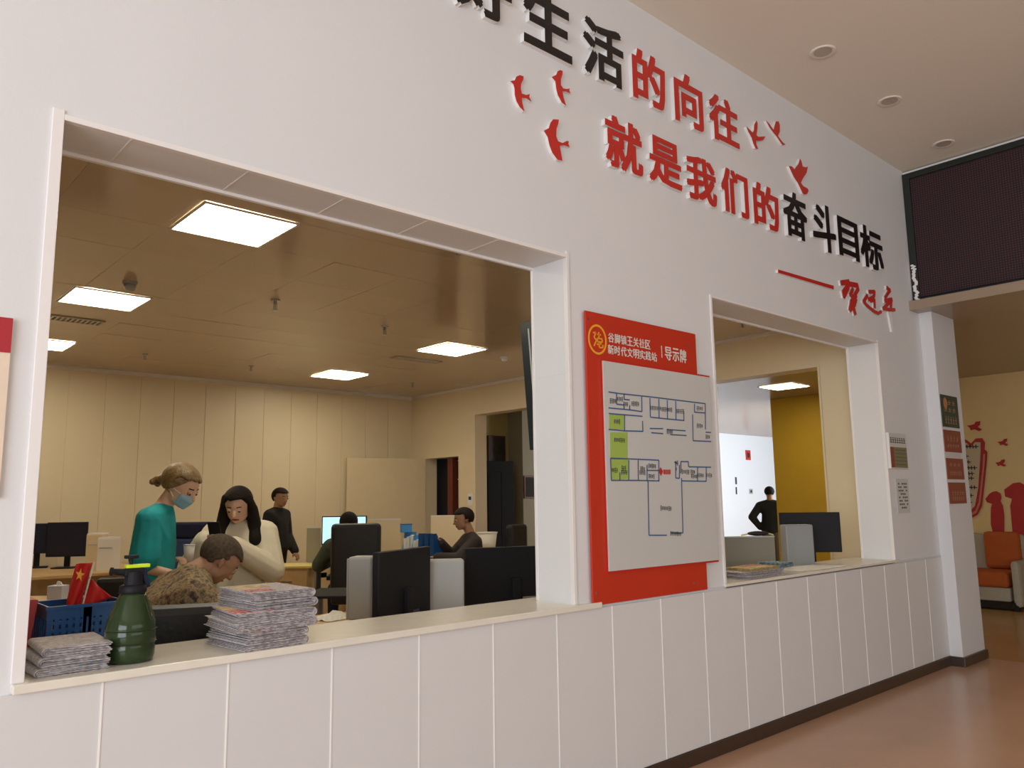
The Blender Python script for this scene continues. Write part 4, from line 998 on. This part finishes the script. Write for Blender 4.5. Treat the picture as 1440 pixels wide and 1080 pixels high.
# white boxes on the far-left desk
for i, (u, dep, w_, h_, l, m_) in enumerate(((152, 8.6, .17, .34, 'tall white printer-like box at the right end of the far left desk', 'paper'), (135, 8.7, .16, .38, 'cream box behind the red flags on the far left desk', 'cream'))):
    p = atd(u, 800, dep); r = empty('white_box', (p.x, p.y, .871), facing(0, 1)+.1, l, 'box')
    obj('box_body', MB().box(-w_/2, w_/2, -.1, .1, 0, h_), m_, r, bevel=.004); boxo('lid', -w_/2+.005, w_/2-.005, -.095, .095, h_+.0005, h_+.015, 'trim', r)
    boxo('front_slot', -w_/2+.02, w_/2-.02, -.104, -.1005, h_*.7, h_*.7+.012, 'grey', r)
# tissue box
p = atd(81, 842, 6.0)
tb_ = empty('tissue_box', (p.x, p.y, .871), facing(0, 1), 'pale lilac paper box behind the blue basket', 'box')
obj('box_body', MB().box(-.055, .055, -.05, .05, 0, .10), mat('lilac_card', (.55, .55, .66), .6), tb_, bevel=.003); obj('tissue', MB().poly([(-.02, 0, .1005), (.03, 0, .1005), (.015, 0, .125), (-.012, 0, .13)], (0, .01, 0)), 'paper', tb_)
# clutter at left, between sill and far desk
p = atd(62, 880, 6.0)
cl = empty('pedestal_cabinet', (p.x, p.y, FO), facing(0, 1), 'tan pedestal cabinet at the left edge under the pale box', 'cabinet')
boxo('carcass', -.24, .24, -.2, .2, 0, .73, 'cream', cl, .003); boxo('cabinet_top', -.25, .25, -.21, .21, .7305, .75, 'wood', cl, .003)
for i in range(3): boxo('drawer', -.22, .22, -.215, -.201, .03+i*.23, .25+i*.23, 'wood', cl, .003)

# blue basket with flags behind the sill
b0 = onY(64, 872, .62); b1_ = onY(158, 872, .62)
bs = empty('plastic_basket', ((b0.x+b1_.x)/2, .64, .871), 0, 'large blue slotted plastic basket behind the sill, holding the red flags', 'basket')
bw = (b1_.x-b0.x)/2+.015; bd = .12; bh = .31
def lattice(mb, x0, x1, z0, z1, y, nx, nz):
    mb.box(x0, x1, y-.003, y+.003, z0, z0+.03); mb.box(x0, x1, y-.003, y+.003, z1-.05, z1)
    for i in range(nx+1):
        x = x0+(x1-x0-.012)*i/nx; mb.box(x, x+.016, y-.003, y+.003, z0+.03, z1-.05)
    for j in range(nz):
        z = z0+.03+(z1-z0-.08)*(j+.5)/nz; mb.box(x0, x1, y-.0025, y+.0025, z-.007, z+.007)
lt = MB(); lattice(lt, -bw, bw, 0, bh, -bd, 11, 8); lt.box(-bw*.1, bw*.12, -bd-.003, -bd+.003, 0, bh)
lt2 = MB(); lattice(lt2, -bw, bw, 0, bh, bd, 11, 8)
obj('front_side', lt, 'blue', bs)['kind'] = 'stuff'; obj('rear_side', lt2, 'blue', bs)['kind'] = 'stuff'
for s in (-1, 1):
    l3 = MB()
    for i in range(8): y = -bd+2*bd*i/7; l3.box(s*bw-.003, s*bw+.003, y-.006, y+.006, .03, bh-.05)
    l3.box(s*bw-.003, s*bw+.003, -bd, bd, 0, .03).box(s*bw-.003, s*bw+.003, -bd, bd, bh-.05, bh)
    obj('end_side', l3, 'blue', bs)
boxo('basket_floor', -bw, bw, -bd, bd, 0, .005, 'blue', bs)
obj('basket_rim', MB().box(-bw-.01, bw+.01, -bd-.012, -bd-.003, bh-.012, bh).box(-bw-.01, bw+.01, bd+.003, bd+.012, bh-.012, bh), 'blue', bs)
fo = empty('red_folder', (b0.x-.075, .62, .871), 0, 'pinkish red folder standing left of the blue basket', 'folder')
obj('cover', MB().poly([(-.03, 0, 0), (.008, 0, 0), (.045, 0, .33), (-.012, 0, .335)], (0, .20, 0)), mat('pinkish_red_card', (.48, .05, .06), .5), fo); boxo('inner_sheets', -.01, .012, .01, .19, .02, .34, 'paper', fo)
# flags: cloth polygons with a fold, on thin sticks
def flag(outline, label, star, pole, y, m):
    P = [onY(u, v, y) for u, v in outline]; c = P[0]
    r = empty('hand_flag', c, 0, label, 'flag', None)
    # ripple cloth
    bm = bmesh.new(); n = 14; k_ = 10
    A, B, C_, D_ = P
    grid = [[None]*(k_+1) for _ in range(n+1)]
    for i in range(n+1):
        for j in range(k_+1):
            s, t = i/n, j/k_; q_ = A.lerp(B, s).lerp(D_.lerp(C_, s), t)-c
            q_ = q_+Vector((0, .014*math.sin(s*7+t*3), 0)); grid[i][j] = bm.verts.new(q_)
    for i in range(n):
        for j in range(k_): bm.faces.new((grid[i][j], grid[i+1][j], grid[i+1][j+1], grid[i][j+1]))
    me = bpy.data.meshes.new('cloth'); bm.to_mesh(me); bm.free()
    o = link('cloth', me, m, r, smooth=True); so = o.modifiers.new('t', 'SOLIDIFY'); so.thickness = .002
    if star:
        st = MB(); sc_ = onY(*star, y)-c
        pts = [(sc_.x+(.022 if i % 2 == 0 else .009)*math.sin(PI*i/5+.2)*.8, sc_.y-.018, sc_.z+(.027 if i % 2 == 0 else .011)*math.cos(PI*i/5+.2)) for i in range(10)]
        st.poly(pts, (0, -.001, 0)); obj('star', st, 'gold', r)
    if pole:
        a, b = onY(*pole[0], y)-c, onY(*pole[1], y)-c; obj('stick', MB().rod(a+Vector((0, -.016, 0)), b+Vector((0, -.016, 0)), .0035), 'paper', r)
M['flagred'] = mat('red_flag_cloth', (.62, .02, .015), .6)
flag([(107, 793), (131, 791), (112, 858), (92, 860)], 'narrow red national flag with a yellow star, left of the two in the basket', (110.5, 808), ((131, 790), (113, 856)), .60, 'flagred')
flag([(126, 812), (131, 817), (158, 840), (115, 857)], 'plain red triangular flag fold, right of the two in the basket', None, None, .58, 'flagred')

# ---------------------------------------------------------------- sprayer bottle on the sill
p = onY(177, 925, .12)
sp = empty('sprayer_bottle', (p.x+.012, .12, SZ), 0, 'dark green pump sprayer bottle with black neck and neon yellow lever on the sill', 'bottle')
prof = [(.060, 0), (.082, .004), (.088, .02), (.090, .06), (.0885, .065), (.091, .07), (.092, .105), (.0905, .11), (.092, .115), (.088, .135), (.078, .165), (.063, .20), (.050, .228), (.042, .24)]
prof = [(r_*.93, z_) for r_, z_ in prof]
obj('tank', MB().lathe(prof, seg=40), 'glassgreen', sp, smooth=True)
obj('liquid', MB().lathe([(.05, .006), (.072, .01), (.078, .06), (.079, .12), (.0001, .1205)], seg=32), mat('green_water', (.035, .065, .03), .1), sp, smooth=True)
rb = MB()
for z in (.068, .112): rb.lathe([(.0842, z-.002), (.087, z), (.0842, z+.002)], seg=40)
obj('moulded_ring', rb, 'dkgreen', sp)
obj('neck_collar', MB().lathe([(.044, .238), (.046, .243), (.046, .262), (.038, .268)], seg=24), 'blackplastic', sp, smooth=True)
obj('pump_body', MB().rod((0, 0, .262), (0, 0, .315), .033, .028, 20).box(-.035, .03, -.018, .018, .298, .325), 'blackplastic', sp, bevel=.004)
obj('nozzle', MB().rod((-.03, 0, .312), (-.072, 0, .318), .013, .010).rod((-.072, 0, .318), (-.080, 0, .319), .014), 'blackplastic', sp)
obj('lever', MB().box(-.03, .052, -.014, .014, .326, .339), 'neon', sp, bevel=.003)
obj('grip', MB().rod((.030, 0, .318), (.050, 0, .255), .012, .010), 'navy', sp)
obj('pump_handle', MB().rod((-.01, .0, .339), (-.012, .0, .36), .006).box(-.034, .012, -.012, .012, .36, .372), 'blackplastic', sp, bevel=.003)
obj('dip_tube', MB().rod((0, 0, .01), (0, 0, .24), .004), 'grey', sp)

# ---------------------------------------------------------------- folded newspapers
def folded_mesh(L, depth, thick, n, jit):
    """cross-section in x-z: sheets nested around a fold at +x; extruded along y"""
    bm = bmesh.new()
    for s in range(n):
        hh = thick/2*(s+.6)/n; t = thick/(2*n)*.50; pts = []
        l0 = L*(1-.03*random.random()-.012*(n-s))
        pts.append((-l0, -hh)); pts.append((-l0*.5, -hh+random.uniform(-.0008, .0008)))
        for i in range(9):
            a = -PI/2+PI*i/8; pts.append((-thick/2+hh*math.cos(a)*1.1, hh*math.sin(a)))
        pts.append((-l0*.5, hh+random.uniform(-.0008, .0008))); pts.append((-l0*(1-.02*random.random()), hh))
        y0 = random.uniform(0, jit); y1 = depth-random.uniform(0, jit)
        rings = []
        for sgn in (-1, 1):
            ring = []
            for i, (x, z) in enumerate(pts):
                a = pts[max(0, i-1)]; b = pts[min(len(pts)-1, i+1)]; d = Vector((b[0]-a[0], b[1]-a[1])).normalized(); nn = Vector((-d.y, d.x))*t/2*sgn
                ring.append((x+nn.x, z+nn.y))
            rings.append(ring)
        prof = rings[0]+rings[1][::-1]
        A = [bm.verts.new((x, y0, z+thick/2)) for x, z in prof]; B = [bm.verts.new((x, y1, z+thick/2)) for x, z in prof]
        m_ = len(prof)
        for i in range(m_): bm.faces.new((A[i], A[(i+1) % m_], B[(i+1) % m_], B[i]))
        k_ = len(pts)
        for S_ in (A, B):
            for i in range(k_-1): bm.faces.new((S_[i], S_[i+1], S_[m_-2-i], S_[m_-1-i]))
    bmesh.ops.recalc_face_normals(bm, faces=bm.faces[:])
    me = bpy.data.meshes.new('sheets'); bm.to_mesh(me); bm.free(); return me
def newspaper(loc, rz, L, depth, thick, label, group, band=None, m='news', n=3, flip=False):
    r = empty('newspaper', loc, rz, label, 'newspaper', group)
    o = link('sheets', folded_mesh(L, depth, thick, n, .012), m, r)
    if band:
        for (a, b, c, d, mm) in band: boxo('printed_block', -L*a, -L*b, depth*c, depth*d, thick*.99, thick*.99+.0012, mm, r)
    if flip: r.scale = (-1, 1, 1)
    return r
G1 = 'folded newspapers in the tall stack on the sill'
zc = SZ+.0005
ordn = ['lowest', 'second from the bottom', 'third from the bottom', 'fourth from the bottom', 'fifth from the bottom', 'fourth from the top', 'third from the top', 'second from the top', 'topmost']
ordn = ['lowest', 'second from the bottom', 'third from the bottom', 'third from the top', 'second from the top', 'topmost']
ths = [.036, .032, .036, .034, .034, .034]
for i in range(6):
    grp = i//2
    x = 1.575+(.0, .03, .05)[grp]+random.uniform(-.008, .008); y = -.02+(.0, -.02, .03)[grp]+random.uniform(-.008, .008); L = (.27, .34, .28)[grp]+random.uniform(-.01, .01)
    band = None
    if i == 5: band = [(.95, .55, .12, .36, 'newsred'), (.9, .4, .55, .85, 'newsyellow')]
    if i == 3: band = [(.98, .5, .0, .4, 'newsred'), (.98, .7, .45, .75, 'newsyellow')]
    if i == 1: band = [(.95, .6, .02, .2, 'newsred')]
    newspaper((x, y, zc), random.uniform(-.05, .05)+(.10, -.06, .02)[grp], L, .34, ths[i], 'folded newspaper, '+ordn[i]+' of the tall stack on the sill', G1, band, n=5)
    zc += ths[i]+.0006
G2 = 'folded newspapers in the low stack by the left jamb'
zc = SZ+.0005
for i in range(3):
    th = (.026, .032, .028)[i]
    newspaper((.63+.01*i, .02+.01*i, zc), -.04*i+.03, .235-.008*i, .30, th, 'folded newspaper, '+('lowest', 'middle', 'topmost')[i]+' of the low stack by the left jamb', G2, [(.9, .5, .0, .02, 'newsblue')] if i == 0 else None, flip=True, n=5)
    zc += th+.0006
G3 = 'papers lying on the small opening sill'
newspaper((5.30, .02, SZ+.0005), .05, .52, .26, .022, 'folded newspaper, lowest on the small opening sill', G3)
newspaper((5.32, .03, SZ+.024), -.04, .54, .25, .022, 'folded newspaper, middle one on the small opening sill', G3)
newspaper((5.28, .04, SZ+.047), .02, .40, .22, .018, 'yellow magazine with red print on top of the small opening stack', G3, [(.6, .05, .55, .95, 'newsred')], 'newsyellow')
newspaper((5.44, .02, SZ+.047), .0, .17, .20, .036, 'rolled grey-green paper at the right end of the small opening stack', G3, None, 'newsblue')
pw = empty('loose_paper', (5.95, .16, SZ+.0005), -.05, 'flat cream sheet lying on the small opening sill', 'paper')
boxo('sheet', -.32, .32, -.11, .11, 0, .004, 'paper', pw); boxo('lower_sheet', -.2, .25, -.13, .05, -.0003, -.0001, 'paper', pw)
p = onZ(1052, 789+2, SZ)
# crumpled paper and bottle on the near desk
p = onZ(472, 862, .90)
cp = empty('crumpled_paper', (p.x, p.y, .8715), .3, 'crumpled cream paper on the near desk beside the grey case', 'paper')
bm = bmesh.new(); bmesh.ops.create_grid(bm, x_segments=10, y_segments=8, size=1)
for v in bm.verts: v.co = Vector((v.co.x*.14, v.co.y*.09, max(0.002, .05*(1-abs(v.co.x))*(1-abs(v.co.y))+random.uniform(-.01, .012))))
me = bpy.data.meshes.new('sheet'); bm.to_mesh(me); bm.free(); o = link('sheet', me, 'paper', cp); so = o.modifiers.new('t', 'SOLIDIFY'); so.thickness = .001
p = onZ(507, 868, .8715)
bt = empty('small_bottle', (p.x-.02, p.y-.22, .8715), 0, 'small clear bottle in front of the narrow grey case', 'bottle')
obj('bottle_body', MB().lathe([(.022, 0), (.026, .005), (.026, .06), (.012, .075), (.012, .085)], seg=20), 'clear', bt, smooth=True); obj('cap', MB().lathe([(.014, .0855), (.014, .10)], seg=16), 'paper', bt)
# black bag / cables near the executive chair
p = atd(470, 860, 6.3)
bb = empty('black_tray', (p.x, p.y, .55), facing(0, 1), 'dark cloth covered low table behind the near desk', 'table')
boxo('table_top', -.19, .19, -.3, .3, .29, .31, 'darkcloth', bb, .003)
for sx in (-1, 1):
    for sy in (-1, 1): boxo('leg', sx*.17-.015, sx*.17+.015, sy*.27-.015, sy*.27+.015, FO-.55, .2895, 'metal', bb)
# grey steel leg thing left of exec chair
p = atd(447, 800, 8.6)
lg = empty('floor_stand', (p.x, p.y, FO), 0, 'grey steel post stand left of the high-backed chair', 'stand')
obj('post', MB().box(-.03, .03, -.02, .02, .03, .74), 'metal', lg, bevel=.003); boxo('base_plate', -.15, .15, -.12, .12, 0, .029, 'metal', lg); obj('bracket', MB().box(.03, .10, -.015, .015, .64, .69), 'blackplastic', lg)

# wall things in the office
q = onX(661, 703, HX-.01)
swt = empty('wall_switch', (HX, q.y, q.z), 0, 'small white switch plate beside the tall opening in the office', 'switch')
boxo('plate', -.012, -.001, -.06, .06, -.08, .10, 'trim', swt, .002); boxo('rocker', -.016, -.0125, -.03, .03, .0, .05, 'ink', swt)
p = [onY(685, 618, 8.3), onY(708, 650, 8.3)]
pc = empty('framed_picture', (p[0].x, 8.3, p[1].z+.06), 0, 'dark framed picture on the corridor end wall', 'picture')
boxo('frame', 0, .42, -.04, -.001, -.25, .43, 'darkred', pc, .003); boxo('image', .03, .39, -.045, -.0405, -.2, .40, mat('dark_picture', (.03, .03, .025), .4, noise=.5, nscale=10), pc)
cx0 = onY(685, 700, 7.5).x; cx1 = onY(723, 700, 7.5).x
tc_ = empty('tall_cabinet', (cx0, 7.9, 0), 0, 'tall black cabinet at the end of the corridor', 'cabinet')
boxo('carcass', 0, cx1-cx0, -.4, .38, 0, onY(700, 648, 7.5).z, 'darkcloth', tc_, .01)
boxo('cabinet_door', .01, (cx1-cx0)/2-.005, -.415, -.401, .05, 2.05, 'darkcloth', tc_, .003); boxo('cabinet_door', (cx1-cx0)/2+.005, cx1-cx0-.01, -.415, -.401, .05, 2.05, 'darkcloth', tc_, .003)
sgn = empty('framed_sign', (onY(736, 684, 7.9).x, 7.9, onY(740, 701, 7.9).z), 0, 'dark framed sign at the right end of the corridor wall', 'sign')
boxo('frame', 0, .75, -.03, -.001, 0, .42, 'darkred', sgn, .003); boxo('face', .03, .72, -.033, -.0305, .03, .39, mat('dark_olive', (.05, .045, .03), .8), sgn)
# greenish corridor column
struct(boxo('wall_corridor_pier', onY(735, 650, 7.9).x, 12, 7.9, 8.29, 0, OCEIL, mat('dull_beige_paint', (.42, .36, .22), .6)))

# far room marks
def farmark(u, v, w_, h_, m_, label, cat='sign'):
    p = onY(u, v, 9.49); r = empty('wall_mark', (p.x, 9.5, p.z), 0, label, cat)
    boxo('plate', -w_, w_, -.02, -.001, -h_, h_, m_, r); boxo('symbol', -w_*.5, w_*.5, -.025, -.0205, -h_*.5, h_*.5, 'ink', r)
farmark(1052, 640, .12, .14, 'red', 'small red and black plaque on the far white wall')
farmark(1035, 676, .03, .10, 'inkgrey', 'upper small dark fitting on the far white wall')
farmark(1035.5, 690, .02, .10, 'ink', 'lower small dark fitting on the far white wall')
farmark(1056, 691, .08, .07, 'grey', 'small grey socket on the far white wall', 'socket')
p = atd(1063, 754, 12)
# ---------------------------------------------------------------- hall: mural + sofa
def on_mural(u, v): return onX(u, v, EX)
def mural_cut(name, f, pts, m_, label, cat='mural figure', group='red mural shapes on the hall wall', th=.012, parent=None):
    P = [on_mural(*f(*q_)) for q_ in pts]; c = sum(P, Vector())/len(P)
    if parent:
        return obj(name, MB().poly([(-.001-th, q_.y-parent.location.y, q_.z-parent.location.z) for q_ in P], (-.003, 0, 0)), m_, parent)
    r = empty(name, (EX, c.y, c.z), 0, label, cat, group)
    obj('cutout', MB().poly([(-.001, q_.y-c.y, q_.z-c.z) for q_ in P], (-th, 0, 0)), m_, r)
    return r
M['muralred'] = mat('mural_red', (.42, .022, .02), .5)
f = lambda x, y: (1340+x/3.09, 530+y/3.09)
bird = [(62, 212), (80, 210), (95, 205), (100, 195), (120, 192), (118, 208), (108, 218), (128, 228), (115, 236), (95, 228), (78, 232), (75, 222)]
mural_cut('mural_bird', f, bird, 'muralred', 'red mural bird, highest of the three above the saluting children')
mural_cut('mural_bird', f, [(x*.72+150, y*.72+130) for x, y in bird], 'muralred', 'red mural bird at the right, middle in height')
mural_cut('mural_bird', f, [(x*.72+140, y*.72+220) for x, y in bird], 'muralred', 'red mural bird, lowest of the three')
chb = [(142, 530), (160, 508), (172, 500), (190, 496), (208, 506), (212, 525), (208, 540), (218, 560), (224, 600), (224, 675), (175, 675), (166, 640), (166, 570), (172, 552), (150, 545)]
mural_cut('mural_child', f, chb, 'muralred', 'smaller red child silhouette with a raised saluting arm', 'mural figure')
chg = [(224, 490), (245, 475), (262, 462), (290, 458), (315, 470), (330, 500), (345, 530), (350, 692), (262, 692), (250, 560), (258, 530), (228, 520)]
mural_cut('mural_child', f, chg, 'muralred', 'larger red child silhouette saluting, at the right picture edge', 'mural figure')
mural_cut('mural_wave', f, [(75, 676), (110, 680), (150, 700), (190, 695), (260, 690), (330, 700), (330, 706), (255, 702), (190, 704), (145, 712), (110, 692), (76, 684)], 'muralred', 'wavy red ribbon under the mural children', 'mural figure')
hb = mural_cut('mural_heart', f, [(20, 270), (45, 268), (62, 276), (80, 290), (100, 268), (128, 266), (140, 285), (138, 315), (150, 325), (148, 370), (128, 560), (108, 600), (85, 612), (40, 612), (20, 560)], 'muralred', 'tall red heart-like mural frame with pale lettering field', 'mural figure')
mural_cut('pale_field', f, [(20, 282), (45, 278), (62, 288), (78, 305), (98, 284), (122, 284), (122, 330), (112, 480), (98, 560), (78, 580), (30, 570)], mat('mural_pale', (.55, .44, .30), .6), None, th=.014, parent=hb)
mural_cut('pink_stripe', f, [(134, 335), (142, 335), (140, 380), (122, 545), (105, 590), (85, 600), (84, 592), (100, 580), (114, 545), (130, 400)], mat('mural_pink', (.5, .2, .14), .6), None, th=.014, parent=hb)
tk2 = MB()
for (x, y, n_) in ((50, 303, 5), (60, 345, 1), (70, 370, 1), (70, 395, 3), (72, 420, 2), (70, 440, 2), (70, 480, 3), (68, 515, 2), (75, 545, 1)):
    for i in range(n_):
        c = on_mural(*f(x+i*13, y))-hb.location; tk2.box(-.021, -.0175, c.y-.035, c.y+.035, c.z-.006, c.z+.006).box(-.021, -.0175, c.y-.006, c.y+.006, c.z-.03, c.z+.03)
obj('mural_lettering', tk2, 'ink', hb)['kind'] = 'stuff'
# sofa against the mural wall
sf = empty('armchair_sofa', (12.62, 1.12, 0), PI/2, 'grey fabric sofa with orange cushions against the mural wall', 'sofa')
# local +Y faces -x world
obj('base', MB().box(-.42, .42, -.38, .38, .12, .30), 'sofa', sf, bevel=.02)
obj('backrest', MB().box(-.42, .42, -.50, -.36, .12, .98), 'sofa', sf, bevel=.04)
for s in (-1, 1): obj('armrest', MB().box(s*.45, s*.56, -.42, .40, .05, .66), 'sofa', sf, bevel=.05)
obj('seat_cushion', MB().box(-.41, .41, -.34, .40, .302, .50), 'orange', sf, bevel=.04)
obj('back_cushion', MB().box(-.41, .04, -.355, -.20, .503, 1.02), 'orange', sf, bevel=.05)
for sx in (-1, 1):
    for sy in (-.36, .36): obj('leg', MB().box(sx*.48-.03, sx*.48+.03, sy-.03, sy+.03, 0, .119 if True else 0), 'darkcloth', sf)
boxo('plinth', -.40, .40, -.36, .34, .02, .1195, 'black', sf)

bpy.context.view_layer.update()
